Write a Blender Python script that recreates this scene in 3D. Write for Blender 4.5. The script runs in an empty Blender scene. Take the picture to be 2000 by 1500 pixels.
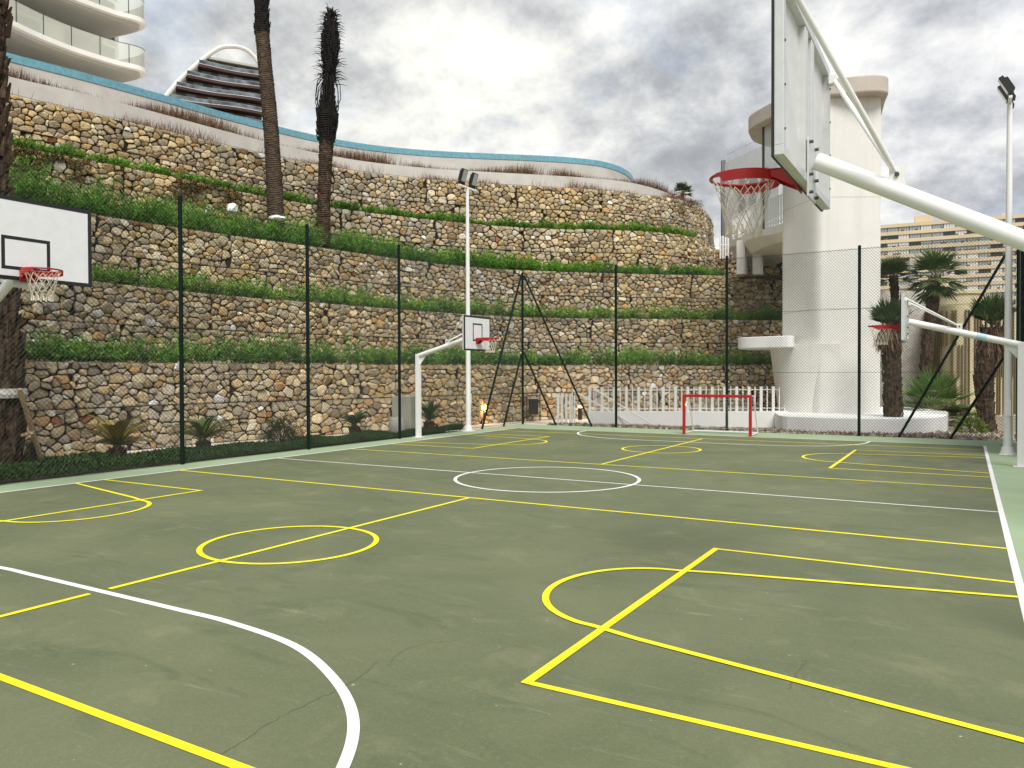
import bpy, math, random
import numpy as np
from mathutils import Vector, Matrix
random.seed(7); rng = np.random.default_rng(7)
S = bpy.context.scene
COL = S.collection

# ------------------------------------------------------------------ camera
CAM = np.array([0.0, 0.0, 1.6])
RT = np.array([0.86154376, 0.50767186, -0.00341068])
UP = np.array([-0.00397081, 0.01345627, 0.99990158])
FW = np.array([-0.50766779, 0.86144542, -0.01360903])
F = 1504.84
cam = bpy.data.objects.new('camera', bpy.data.cameras.new('camera'))
COL.objects.link(cam)
cam.matrix_world = Matrix(((RT[0], UP[0], -FW[0], 0), (RT[1], UP[1], -FW[1], 0), (RT[2], UP[2], -FW[2], 1.6), (0, 0, 0, 1)))
cam.data.sensor_width = 36; cam.data.lens = 36 * F / 2000
cam.data.clip_start = 0.05; cam.data.clip_end = 3000
S.camera = cam
S.render.resolution_x = 1024; S.render.resolution_y = 768

# ------------------------------------------------------------------ world
SUN_AZ = math.radians(140); SUN_EL = math.radians(54)     # azimuth clockwise from +Y
sunv = Vector((math.sin(SUN_AZ) * math.cos(SUN_EL), math.cos(SUN_AZ) * math.cos(SUN_EL), math.sin(SUN_EL)))
W = bpy.data.worlds.new("World"); S.world = W; W.use_nodes = True
nt = W.node_tree; nt.nodes.clear()
def wn(t, **k):
    n = nt.nodes.new(t)
    for a, b in k.items(): setattr(n, a, b)
    return n
def wl(a, b): nt.links.new(a, b)
sky = wn('ShaderNodeTexSky', sky_type='NISHITA', sun_disc=False)
sky.sun_elevation = SUN_EL; sky.sun_rotation = SUN_AZ
tc = wn('ShaderNodeTexCoord'); sep = wn('ShaderNodeSeparateXYZ'); wl(tc.outputs['Generated'], sep.inputs[0])
def wm(op, a, b=None, clamp=False):
    n = wn('ShaderNodeMath', operation=op, use_clamp=clamp)
    for i, v in enumerate((a, b)):
        if v is None: continue
        if isinstance(v, (int, float)): n.inputs[i].default_value = v
        else: wl(v, n.inputs[i])
    return n.outputs[0]
zz = wm('ADD', wm('MAXIMUM', sep.outputs[2], 0.0), 0.55)
cx = wm('DIVIDE', sep.outputs[0], zz); cy = wm('DIVIDE', sep.outputs[1], zz)
cmb = wn('ShaderNodeCombineXYZ'); wl(cx, cmb.inputs[0]); wl(cy, cmb.inputs[1]); cmb.inputs[2].default_value = 3.7
def wnoise(scale, detail, rough, dist, off=(0, 0, 0)):
    mp = wn('ShaderNodeMapping'); mp.inputs['Location'].default_value = off; wl(cmb.outputs[0], mp.inputs[0])
    n = wn('ShaderNodeTexNoise'); n.inputs['Scale'].default_value = scale; n.inputs['Detail'].default_value = detail
    n.inputs['Roughness'].default_value = rough; n.inputs['Distortion'].default_value = dist
    wl(mp.outputs[0], n.inputs['Vector']); return n.outputs['Fac']
def wramp(fac, stops):
    r = wn('ShaderNodeValToRGB'); e = r.color_ramp.elements
    while len(e) < len(stops): e.new(0.5)
    for el, (p, c) in zip(e, stops): el.position = p; el.color = (*c, 1)
    wl(fac, r.inputs[0]); return r.outputs[0]
big = wnoise(2.2, 3, 0.5, 0.15, (1.3, 0.4, 0)); fine = wnoise(5.0, 14, 0.63, 0.10, (6.3, 2.6, 0))
mixn = wm('ADD', wm('MULTIPLY', big, 0.47), wm('MULTIPLY', fine, 0.60))
# clouds lie thinner (brighter, warmer) towards one side of the sky
dvec = wn('ShaderNodeVectorMath', operation='DOT_PRODUCT'); wl(tc.outputs['Generated'], dvec.inputs[0])
dvec.inputs[1].default_value = Vector((-0.70, 0.72, 0.34)).normalized()
glow = wm('POWER', wm('MAXIMUM', dvec.outputs['Value'], 0.0), 6.0)
mixg = wm('ADD', mixn, wm('MULTIPLY', glow, 0.07))
clouds = wramp(mixg, [(0.42, (0.150, 0.157, 0.172)), (0.49, (0.200, 0.208, 0.228)), (0.54, (0.275, 0.283, 0.303)), (0.59, (0.37, 0.375, 0.385)), (0.67, (0.52, 0.515, 0.49))])
warm = wn('ShaderNodeMixRGB', blend_type='MULTIPLY'); wl(wm('MULTIPLY', glow, 0.8), warm.inputs[0]); wl(clouds, warm.inputs[1]); warm.inputs[2].default_value = (1.08, 1.07, 0.98, 1)
skyb = wn('ShaderNodeMixRGB', blend_type='MULTIPLY'); skyb.inputs[0].default_value = 1; wl(sky.outputs[0], skyb.inputs[1]); skyb.inputs[2].default_value = (0.10, 0.10, 0.10, 1)
gap = wramp(wnoise(3.0, 6, 0.5, 0.3, (9, 7, 0)), [(0.52, (0, 0, 0)), (0.68, (0.45, 0.45, 0.45))])
mx = wn('ShaderNodeMixRGB'); wl(gap, mx.inputs[0]); wl(warm.outputs[0], mx.inputs[1]); wl(skyb.outputs[0], mx.inputs[2])
bg = wn('ShaderNodeBackground'); wl(mx.outputs[0], bg.inputs[0]); bg.inputs[1].default_value = 1.0
out = wn('ShaderNodeOutputWorld'); wl(bg.outputs[0], out.inputs[0])

sl = bpy.data.lights.new('sun', 'SUN'); sl.energy = 1.7; sl.angle = math.radians(28); sl.color = (1, 0.965, 0.9)
so = bpy.data.objects.new('sun', sl); COL.objects.link(so); so.rotation_euler = sunv.to_track_quat('Z', 'Y').to_euler()
S.view_settings.view_transform = 'Standard'; S.view_settings.look = 'None'
S.view_settings.exposure = 1.2; S.view_settings.gamma = 1.0; S.view_settings.use_curve_mapping = False

# ------------------------------------------------------------------ measuring helpers (photo direction -> world point on a real plane)
def ray(p): return RT * (p[0] - 1000) / F + UP * (750 - p[1]) / F + FW
def onZ(p, z): d = ray(p); t = (z - CAM[2]) / d[2]; return CAM + d * t
def onD(p, dep): return CAM + ray(p) * dep
def onP(p, p0, n):
    d = ray(p); t = np.dot(np.array(p0) - CAM, n) / np.dot(d, n); return CAM + d * t

# ------------------------------------------------------------------ materials
def mat(name, color=(0.5, 0.5, 0.5), rough=0.6, metal=0.0, spec=0.5, var=0.0, vscale=3.0, bump=0.0, bscale=30.0, attr=False, emit=None, alpha=None, color2=None, detail=6):
    m = bpy.data.materials.new(name); m.use_nodes = True
    t = m.node_tree; b = t.nodes['Principled BSDF']
    b.inputs['Roughness'].default_value = rough; b.inputs['Metallic'].default_value = metal
    b.inputs['Specular IOR Level'].default_value = spec
    N = lambda ty: t.nodes.new(ty)
    co = N('ShaderNodeTexCoord')
    base = None
    if attr:
        a = N('ShaderNodeAttribute'); a.attribute_name = 'Col'; base = a.outputs['Color']
    else:
        r = N('ShaderNodeRGB'); r.outputs[0].default_value = (*color, 1); base = r.outputs[0]
    if color2 is not None:
        n = N('ShaderNodeTexNoise'); n.inputs['Scale'].default_value = vscale; n.inputs['Detail'].default_value = detail; t.links.new(co.outputs['Object'], n.inputs['Vector'])
        rp = N('ShaderNodeValToRGB'); rp.color_ramp.elements[0].position = 0.38; rp.color_ramp.elements[1].position = 0.62; t.links.new(n.outputs['Fac'], rp.inputs[0])
        mx = N('ShaderNodeMixRGB'); t.links.new(rp.outputs[0], mx.inputs[0]); t.links.new(base, mx.inputs[1]); mx.inputs[2].default_value = (*color2, 1); base = mx.outputs[0]
    if var > 0:
        n = N('ShaderNodeTexNoise'); n.inputs['Scale'].default_value = vscale * 1.7; n.inputs['Detail'].default_value = detail; t.links.new(co.outputs['Object'], n.inputs['Vector'])
        mr = N('ShaderNodeMapRange'); mr.inputs[1].default_value = 0.3; mr.inputs[2].default_value = 0.7; mr.inputs[3].default_value = 1 - var; mr.inputs[4].default_value = 1 + var
        t.links.new(n.outputs['Fac'], mr.inputs[0])
        mm = N('ShaderNodeVectorMath'); mm.operation = 'SCALE'; t.links.new(base, mm.inputs[0]); t.links.new(mr.outputs[0], mm.inputs['Scale']); base = mm.outputs[0]
    t.links.new(base, b.inputs['Base Color'])
    if bump > 0:
        n = N('ShaderNodeTexNoise'); n.inputs['Scale'].default_value = bscale; n.inputs['Detail'].default_value = 5; t.links.new(co.outputs['Object'], n.inputs['Vector'])
        bu = N('ShaderNodeBump'); bu.inputs['Strength'].default_value = bump; bu.inputs['Distance'].default_value = 0.02; t.links.new(n.outputs['Fac'], bu.inputs['Height']); t.links.new(bu.outputs[0], b.inputs['Normal'])
    if emit: b.inputs['Emission Color'].default_value = (*emit[0], 1); b.inputs['Emission Strength'].default_value = emit[1]
    return m
def glass_mat(name, tint=(0.8, 0.86, 0.84), diff=(0.6, 0.64, 0.6), fd=0.25, refl=0.15):
    m = bpy.data.materials.new(name); m.use_nodes = True; t = m.node_tree; t.nodes.clear()
    N = lambda ty: t.nodes.new(ty)
    tr = N('ShaderNodeBsdfTransparent'); tr.inputs[0].default_value = (*tint, 1)
    di = N('ShaderNodeBsdfDiffuse'); di.inputs[0].default_value = (*diff, 1)
    gl = N('ShaderNodeBsdfGlossy'); gl.inputs['Roughness'].default_value = 0.05
    m1 = N('ShaderNodeMixShader'); m1.inputs[0].default_value = fd; t.links.new(tr.outputs[0], m1.inputs[1]); t.links.new(di.outputs[0], m1.inputs[2])
    lw = N('ShaderNodeLayerWeight'); lw.inputs[0].default_value = refl
    m2 = N('ShaderNodeMixShader'); t.links.new(lw.outputs['Fresnel'], m2.inputs[0]); t.links.new(m1.outputs[0], m2.inputs[1]); t.links.new(gl.outputs[0], m2.inputs[2])
    o = N('ShaderNodeOutputMaterial'); t.links.new(m2.outputs[0], o.inputs[0]); return m

M = {}
M['white'] = mat('white_paint', (0.80, 0.80, 0.775), 0.35, var=0.03, vscale=1.5)
M['aluminium'] = mat('pale_aluminium', (0.62, 0.64, 0.62), 0.38, metal=0.25, var=0.06, vscale=5)
M['board_back'] = mat('board_back', (0.66, 0.67, 0.66), 0.45, var=0.08, vscale=2.5)
M['board'] = mat('board_white', (0.78, 0.79, 0.80), 0.4, var=0.04, vscale=4)
M['black'] = mat('black_paint', (0.012, 0.012, 0.013), 0.5)
M['red'] = mat('red_paint', (0.40, 0.010, 0.008), 0.4, var=0.1, vscale=14)
M['net'] = mat('net_cord', (0.62, 0.56, 0.46), 0.9, var=0.15, vscale=30)
M['bolt'] = mat('bolt_steel', (0.10, 0.10, 0.10), 0.4, metal=0.8)
M['fence'] = mat('fence_green', (0.003, 0.012, 0.008), 0.75, spec=0.2)
M['fence_wire'] = mat('fence_wire', (0.02, 0.03, 0.024), 0.5)
M['cloth'] = mat('windscreen_cloth', (0.006, 0.009, 0.008), 0.95, bump=0.4, bscale=20)
M['tower'] = mat('tower_render', (0.74, 0.725, 0.675), 0.75, var=0.05, vscale=0.5, bump=0.25, bscale=14)
def drips(m, amt=.16):
    t = m.node_tree; b = t.nodes['Principled BSDF']; src = b.inputs['Base Color'].links[0].from_socket; co = t.nodes.new('ShaderNodeTexCoord'); mp = t.nodes.new('ShaderNodeMapping'); mp.inputs['Scale'].default_value = (5, 5, .22); t.links.new(co.outputs['Object'], mp.inputs[0])
    n = t.nodes.new('ShaderNodeTexNoise'); n.inputs['Scale'].default_value = 1; n.inputs['Detail'].default_value = 6; t.links.new(mp.outputs[0], n.inputs['Vector'])
    r = t.nodes.new('ShaderNodeMapRange'); r.inputs[1].default_value = .52; r.inputs[2].default_value = .75; r.inputs[4].default_value = amt * 3; t.links.new(n.outputs['Fac'], r.inputs[0])
    x = t.nodes.new('ShaderNodeMixRGB'); t.links.new(r.outputs[0], x.inputs[0]); t.links.new(src, x.inputs[1]); x.inputs[2].default_value = (.52, .49, .42, 1); t.links.new(x.outputs[0], b.inputs['Base Color'])
drips(M['tower'], .09)
M['tower_cap'] = mat('cap_render', (0.50, 0.45, 0.385), 0.8, var=0.06, vscale=1.2)
M['whitewall'] = mat('white_render', (0.86, 0.86, 0.84), 0.75, var=0.04, vscale=0.8, bump=0.15, bscale=20)
M['planter'] = mat('planter_render', (0.60, 0.57, 0.52), 0.8, var=0.08, vscale=0.9, color2=(0.52, 0.49, 0.44))
M['tile'] = mat('blue_mosaic', (0.15, 0.36, 0.43), 0.35, var=0.2, vscale=5)
M['path'] = mat('pale_paving', (0.70, 0.63, 0.56), 0.8, var=0.06, vscale=2)
M['ground'] = mat('dry_ground', (0.26, 0.22, 0.16), 0.95, var=0.2, vscale=0.8)
M['soil'] = mat('terrace_soil', (0.10, 0.075, 0.05), 0.95, var=0.2, vscale=2)
M['border'] = mat('pale_green_surface', (0.29, 0.38, 0.23), 0.8, var=0.07, vscale=0.9, bump=0.15, bscale=120)
M['stone'] = mat('stone', attr=True, rough=0.85, var=0.22, vscale=9, bump=0.6, bscale=45)
M['stone_dark'] = mat('stone_gap', (0.022, 0.017, 0.012), 1.0)
M['wire'] = mat('gabion_wire', (0.06, 0.055, 0.05), 0.6)
M['leaf'] = mat('leaf', attr=True, rough=0.55, spec=0.3)
M['gravel'] = mat('gravel', attr=True, rough=0.9)
M['bark'] = mat('palm_bark', (0.038, 0.022, 0.014), 0.95, color2=(0.11, 0.07, 0.04), var=0.35, vscale=9, bump=0.8, bscale=40)
M['bark_grey'] = mat('palm_bark_grey', (0.095, 0.066, 0.042), 0.95, var=0.35, vscale=7, bump=0.8, bscale=40)
M['bark_black'] = mat('dead_frond_fibre', (0.010, 0.008, 0.006), 1.0)
M['timber'] = mat('weathered_timber', (0.42, 0.30, 0.17), 0.8, var=0.2, vscale=8)
M['strap'] = mat('pale_strap', (0.50, 0.48, 0.43), 0.9, var=0.3, vscale=12)
M['concrete'] = mat('concrete', (0.46, 0.45, 0.38), 0.9, var=0.1, vscale=2.5, bump=0.3, bscale=25)
M['concrete_wall'] = mat('rough_concrete', (0.50, 0.47, 0.42), 0.95, var=0.2, vscale=3, bump=0.5, bscale=10)
M['beige'] = mat('beige_render', (0.62, 0.55, 0.34), 0.85, var=0.06, vscale=0.7)
M['slat'] = mat('brown_slat', (0.16, 0.12, 0.06), 0.7)
M['joint'] = mat('render_joint', (0.42, 0.41, 0.37), 0.9)
M['glass'] = glass_mat('balcony_glass', (.8, .86, .82), (.80, .82, .70), .52, .3)  # strong pale diffuse colour stands in for cloud reflections in the panes
M['glass_t'] = glass_mat('tower_glass', (0.85, 0.9, 0.9), (0.65, 0.68, 0.68), 0.35, 0.2)
M['win'] = mat('window_glass', (0.05, 0.065, 0.08), 0.12, spec=0.8)
M['dark_metal'] = mat('dark_metal', (0.05, 0.05, 0.05), 0.5)
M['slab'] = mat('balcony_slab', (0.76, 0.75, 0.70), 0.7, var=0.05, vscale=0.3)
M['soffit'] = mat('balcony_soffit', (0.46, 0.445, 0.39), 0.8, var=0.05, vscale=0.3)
M['brown_slab'] = mat('brown_fascia', (0.055, 0.022, 0.016), 0.7)
M['blue_glass'] = mat('bluish_glass', (0.045, 0.06, 0.07), 0.15, spec=0.8, var=0.3, vscale=0.5, color2=(0.16, 0.20, 0.22), detail=2)
M['apt'] = mat('apartment_beige', (0.63, 0.52, 0.34), 0.85, var=0.08, vscale=0.1)
M['apt_white'] = mat('shutter_white', (0.62, 0.62, 0.60), 0.6)
M['apt_grey'] = mat('shutter_grey', (0.30, 0.32, 0.32), 0.6)
M['apt_blue'] = mat('glazing_pale_blue', (0.30, 0.36, 0.38), 0.3)
M['lens'] = mat('floodlight_lens', (0.45, 0.47, 0.45), 0.15, spec=0.8)
M['warm'] = mat('lamp_glow', (1, 0.7, 0.3), emit=((1, 0.6, 0.2), 8))
M['sticker'] = mat('pale_blue_sticker', (0.45, 0.66, 0.70), 0.5)

# paint for the court lines, slightly worn
def paint(name, c, wear):
    m = mat(name, c, 0.55, var=0.06, vscale=2.0); t = m.node_tree; b = t.nodes['Principled BSDF']; src = b.inputs['Base Color'].links[0].from_socket
    co = t.nodes.new('ShaderNodeTexCoord'); mask = None
    for sc, lo, hi in ((55, .60, .68), (7, .60, .74)):
        n = t.nodes.new('ShaderNodeTexNoise'); n.inputs['Scale'].default_value = sc; n.inputs['Detail'].default_value = 8; n.inputs['Roughness'].default_value = .7; t.links.new(co.outputs['Object'], n.inputs['Vector'])
        r = t.nodes.new('ShaderNodeMapRange'); r.inputs[1].default_value = lo; r.inputs[2].default_value = hi; r.inputs[4].default_value = wear; t.links.new(n.outputs['Fac'], r.inputs[0])
        x = t.nodes.new('ShaderNodeMixRGB'); t.links.new(r.outputs[0], x.inputs[0]); t.links.new(src, x.inputs[1]); x.inputs[2].default_value = (.20, .21, .12, 1); src = x.outputs[0]
    t.links.new(src, b.inputs['Base Color']); return m
M['yellow'] = paint('yellow_line_paint', (0.90, 0.80, 0.005), 0.35)
M['line'] = paint('white_line_paint', (0.83, 0.83, 0.81), 0.3)
# the olive court surface: mottling, streaks, scuffs, specks
def court_mat():
    m = bpy.data.materials.new('olive_court'); m.use_nodes = True; t = m.node_tree; b = t.nodes['Principled BSDF']
    N = lambda ty, **k: [n := t.nodes.new(ty), [setattr(n, a, v) for a, v in k.items()]][0]
    L = t.links.new
    co = N('ShaderNodeTexCoord').outputs['Object']
    def noise(sc, de, ro, di, scale=(1, 1, 1), rot=0.0, loc=(0, 0, 0)):
        mp = N('ShaderNodeMapping'); mp.inputs['Scale'].default_value = scale; mp.inputs['Rotation'].default_value = (0, 0, rot); mp.inputs['Location'].default_value = loc; L(co, mp.inputs[0])
        n = N('ShaderNodeTexNoise'); n.inputs['Scale'].default_value = sc; n.inputs['Detail'].default_value = de; n.inputs['Roughness'].default_value = ro; n.inputs['Distortion'].default_value = di; L(mp.outputs[0], n.inputs['Vector']); return n.outputs['Fac']
    def ramp(f, a, bb, ca=(0, 0, 0), cb=(1, 1, 1)):
        r = N('ShaderNodeValToRGB'); r.color_ramp.elements[0].position = a; r.color_ramp.elements[1].position = bb
        r.color_ramp.elements[0].color = (*ca, 1); r.color_ramp.elements[1].color = (*cb, 1); L(f, r.inputs[0]); return r.outputs[0]
    def mix(f, a, bb, mode='MIX', k=None):
        x = N('ShaderNodeMixRGB', blend_type=mode)
        if k is not None and f is not None:
            mu = N('ShaderNodeMath', operation='MULTIPLY'); L(f, mu.inputs[0]); mu.inputs[1].default_value = k; f = mu.outputs[0]
        if f is None: x.inputs[0].default_value = k
        else: L(f, x.inputs[0])
        for i, v in ((1, a), (2, bb)):
            if isinstance(v, tuple): x.inputs[i].default_value = (*v, 1)
            else: L(v, x.inputs[i])
        return x.outputs[0]
    c = ramp(noise(0.55, 7, 0.6, 0.6), 0.33, 0.68, (0.110, 0.132, 0.064), (0.168, 0.184, 0.095))
    c = mix(ramp(noise(1.7, 6, 0.65, 0.5, (1, 1, 1), 0, (4, 1, 0)), 0.55, 0.72), c, (0.27, 0.265, 0.15), k=0.5)          # dusty patches
    c = mix(ramp(noise(1.1, 8, 0.6, 1.2, (1.0, 3.0, 1), 0.5, (2, 7, 0)), 0.56, 0.70), c, (0.075, 0.098, 0.050), k=0.55)       # dark stains
    c = mix(ramp(noise(3.0, 6, 0.7, 0.3, (0.5, 4.0, 1), -0.35, (1, 3, 0)), 0.60, 0.74), c, (0.28, 0.28, 0.19), k=0.65)       # pale streaks
    # scuffs: thin bright arcs from distorted, stretched noise
    sc = N('ShaderNodeMath', operation='ABSOLUTE'); s2 = N('ShaderNodeMath', operation='SUBTRACT'); L(noise(2.2, 2, 0.4, 2.5, (1, 1, 1), 0, (9, 9, 0)), s2.inputs[0]); s2.inputs[1].default_value = 0.5; L(s2.outputs[0], sc.inputs[0])
    thin = ramp(sc.outputs[0], 0.0015, 0.004, (1, 1, 1), (0, 0, 0)); lim = ramp(noise(1.4, 3, 0.5, 0, (1, 1, 1), 0, (3, 5, 0)), 0.60, 0.66)
    c = mix(mix(None, thin, lim, 'MULTIPLY', 1.0), c, (0.34, 0.34, 0.26), k=0.7)
    # fine grain
    c = mix(ramp(noise(38, 6, 0.75, 0.2, (1, 1, 1), 0, (2, 2, 0)), 0.50, 0.72), c, (0.26, 0.26, 0.18), k=0.30)
    c = mix(ramp(noise(140, 3, 0.7, 0), 0.35, 0.65), c, (0.07, 0.085, 0.05), k=0.40)
    # pale specks
    mp = N('ShaderNodeMapping'); L(co, mp.inputs[0]); v = N('ShaderNodeTexVoronoi', voronoi_dimensions='2D'); v.inputs['Scale'].default_value = 2.6; v.inputs['Randomness'].default_value = 1; L(mp.outputs[0], v.inputs['Vector'])
    jit = N('ShaderNodeMath', operation='ADD'); L(v.outputs['Distance'], jit.inputs[0]); j2 = N('ShaderNodeMath', operation='MULTIPLY'); L(noise(16, 3, 0.6, 0, (1, 1, 1), 0, (8, 1, 0)), j2.inputs[0]); j2.inputs[1].default_value = 0.09; L(j2.outputs[0], jit.inputs[1]); gt = ramp(jit.outputs[0], 0.046, 0.058, (1, 1, 1), (0, 0, 0)); sp = N('ShaderNodeSeparateColor'); L(v.outputs['Color'], sp.inputs[0]); keep = ramp(sp.outputs[0], 0.6, 0.61)
    c = mix(mix(None, gt, keep, 'MULTIPLY', 1.0), c, (0.48, 0.48, 0.38), k=0.7)
    L(c, b.inputs['Base Color'])
    r = ramp(noise(1.2, 5, 0.6, 0.4), 0.35, 0.7, (0.62,) * 3, (0.85,) * 3); L(r, b.inputs['Roughness'])
    b.inputs['Specular IOR Level'].default_value = 0.35
    bu = N('ShaderNodeBump'); bu.inputs['Strength'].default_value = 0.25; bu.inputs['Distance'].default_value = 0.004; L(noise(180, 4, 0.6, 0), bu.inputs['Height']); L(bu.outputs[0], b.inputs['Normal'])
    return m
M['court'] = court_mat()

# ------------------------------------------------------------------ mesh helpers
class MB:
    def __init__(s): s.v = []; s.f = []; s.mi = []
    def add(s, vs, fs, mi=0):
        o = len(s.v); s.v += [tuple(map(float, p)) for p in vs]; s.f += [tuple(i + o for i in f) for f in fs]; s.mi += [mi] * len(fs); return s
    def box(s, a, b, mi=0):
        (x0, y0, z0), (x1, y1, z1) = a, b
        return s.add([(x0, y0, z0), (x1, y0, z0), (x1, y1, z0), (x0, y1, z0), (x0, y0, z1), (x1, y0, z1), (x1, y1, z1), (x0, y1, z1)],
                     [(0, 3, 2, 1), (4, 5, 6, 7), (0, 1, 5, 4), (1, 2, 6, 5), (2, 3, 7, 6), (3, 0, 4, 7)], mi)
    def bar(s, a, b, w, h, up=(0, 0, 1), mi=0):       # rectangular bar a->b
        a = np.array(a, float); b = np.array(b, float); d = b - a; d /= np.linalg.norm(d)
        u = np.array(up, float); r = np.cross(d, u); n = np.linalg.norm(r)
        if n < 1e-4: r = np.array([1., 0, 0])
        else: r /= n
        u = np.cross(r, d); vs = []
        for p in (a, b):
            for sx, sy in ((-1, -1), (1, -1), (1, 1), (-1, 1)): vs.append(p + r * sx * w / 2 + u * sy * h / 2)
        return s.add(vs, [(0, 1, 2, 3), (7, 6, 5, 4), (0, 4, 5, 1), (1, 5, 6, 2), (2, 6, 7, 3), (3, 7, 4, 0)], mi)
    def tube(s, pts, r, n=10, cap=True, mi=0, closed=False):
        P = [np.array(p, float) for p in pts]; m = len(P); R = [r] * m if np.isscalar(r) else list(r)
        ref = np.array([0., 0, 1]); d0 = P[1] - P[0]
        if abs(d0[2]) > 0.95 * np.linalg.norm(d0): ref = np.array([1., 0, 0])
        vs = []; fs = []
        for i in range(m):
            if closed: d = P[(i + 1) % m] - P[i - 1]
            else: d = P[min(i + 1, m - 1)] - P[max(i - 1, 0)]
            d = d / (np.linalg.norm(d) + 1e-12); x = np.cross(ref, d); x /= (np.linalg.norm(x) + 1e-12); y = np.cross(d, x)
            ref = ref - d * np.dot(ref, d); ref /= (np.linalg.norm(ref) + 1e-12)
            for k in range(n):
                a = 2 * math.pi * k / n; vs.append(P[i] + R[i] * (math.cos(a) * x + math.sin(a) * y))
        rr = m if closed else m - 1
        for i in range(rr):
            j = (i + 1) % m
            for k in range(n): k2 = (k + 1) % n; fs.append((i * n + k, i * n + k2, j * n + k2, j * n + k))
        if cap and not closed: fs.append(tuple(range(n))[::-1]); fs.append(tuple((m - 1) * n + k for k in range(n)))
        return s.add(vs, fs, mi)
    def prism(s, poly, z0, z1, mi=0, mtop=None):
        n = len(poly); vs = [(p[0], p[1], z0) for p in poly] + [(p[0], p[1], z1) for p in poly]
        s.add(vs, [tuple(range(n))[::-1]], mi); o = len(s.v) - 2 * n
        s.f.append(tuple(o + n + k for k in range(n))); s.mi.append(mi if mtop is None else mtop)
        for k in range(n): k2 = (k + 1) % n; s.f.append((o + k, o + k2, o + n + k2, o + n + k)); s.mi.append(mi)
        return s
    def lathe(s, c, prof, n=16, mi=0):
        vs = [(c[0] + r * math.cos(2 * math.pi * k / n), c[1] + r * math.sin(2 * math.pi * k / n), c[2] + z) for r, z in prof for k in range(n)]
        fs = [(i * n + k, i * n + (k + 1) % n, (i + 1) * n + (k + 1) % n, (i + 1) * n + k) for i in range(len(prof) - 1) for k in range(n)]
        fs.append(tuple((len(prof) - 1) * n + k for k in range(n))); fs.append(tuple(range(n))[::-1])
        return s.add(vs, fs, mi)
    def build(s, name, mats, parent=None, smooth=False, bevel=0.0, loc=None):
        me = bpy.data.meshes.new(name); me.from_pydata(s.v, [], s.f)
        if not isinstance(mats, (list, tuple)): mats = [mats]
        for m in mats: me.materials.append(m)
        if len(mats) > 1: me.polygons.foreach_set('material_index', s.mi)
        if smooth:
            me.polygons.foreach_set('use_smooth', [True] * len(me.polygons))
            try: me.set_sharp_from_angle(angle=math.radians(40))
            except Exception: pass
        me.update(); o = bpy.data.objects.new(name, me); COL.objects.link(o)
        if bevel: b = o.modifiers.new('bevel', 'BEVEL'); b.width = bevel; b.segments = 2; b.limit_method = 'ANGLE'
        attach(o, parent); return o
def world_loc(o):
    v = Vector(o.location)
    while o.parent: o = o.parent; v = v + o.location
    return v
def attach(o, parent):
    # geometry is given in world coordinates: keep it there although the parent sits elsewhere
    if parent is None: return
    o.parent = parent
    q = parent
    while q:
        if q.get('_local'): return
        q = q.parent
    o.location = -world_loc(parent)
def np_mesh(name, V, quads=None, tris=None, mats=None, cols=None, parent=None, smooth=False):
    # bulk mesh: V (n,3); quads (m,4); tris (k,3); cols per vertex (n,3)
    me = bpy.data.meshes.new(name); V = np.asarray(V, np.float32)
    me.vertices.add(len(V)); me.vertices.foreach_set('co', V.ravel())
    q = np.zeros((0, 4), int) if quads is None else np.asarray(quads); t = np.zeros((0, 3), int) if tris is None else np.asarray(tris)
    li = np.concatenate([q.ravel(), t.ravel()]).astype(np.int32)
    me.loops.add(len(li)); me.loops.foreach_set('vertex_index', li)
    st = np.concatenate([np.arange(len(q)) * 4, len(q) * 4 + np.arange(len(t)) * 3]).astype(np.int32)
    me.polygons.add(len(st)); me.polygons.foreach_set('loop_start', st)
    me.polygons.foreach_set('use_smooth', np.full(len(st), smooth))
    me.update(calc_edges=True); me.validate()
    if cols is not None:
        a = me.color_attributes.new('Col', 'FLOAT_COLOR', 'POINT'); c = np.ones((len(V), 4), np.float32); c[:, :3] = cols; a.data.foreach_set('color', c.ravel())
    if mats: 
        for m in (mats if isinstance(mats, (list, tuple)) else [mats]): me.materials.append(m)
    o = bpy.data.objects.new(name, me); COL.objects.link(o); attach(o, parent); return o
def tag(o, label=None, cat=None, group=None, kind=None):
    if label: o['label'] = label
    if cat: o['category'] = cat
    if group: o['group'] = group
    if kind: o['kind'] = kind
    return o
def empty(name, loc, label, cat, group=None):
    o = bpy.data.objects.new(name, None); COL.objects.link(o); o.location = loc; return tag(o, label, cat, group)
def copy_tree(o, parent=None):
    c = o.copy(); COL.objects.link(c)
    if parent is not None: c.parent = parent
    for ch in list(o.children): copy_tree(ch, c)
    return c
def cr(pts, n=8):          # Catmull-Rom through 2-D/3-D points
    P = [np.array(p, float) for p in pts]; P = [2 * P[0] - P[1]] + P + [2 * P[-1] - P[-2]]; o = []
    for i in range(1, len(P) - 2):
        for k in range(n):
            t = k / n; a, b, c, d = P[i - 1:i + 3]
            o.append(0.5 * ((2 * b) + (c - a) * t + (2 * a - 5 * b + 4 * c - d) * t * t + (-a + 3 * b - 3 * c + d) * t ** 3))
    o.append(P[-2]); return np.array(o)
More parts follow.
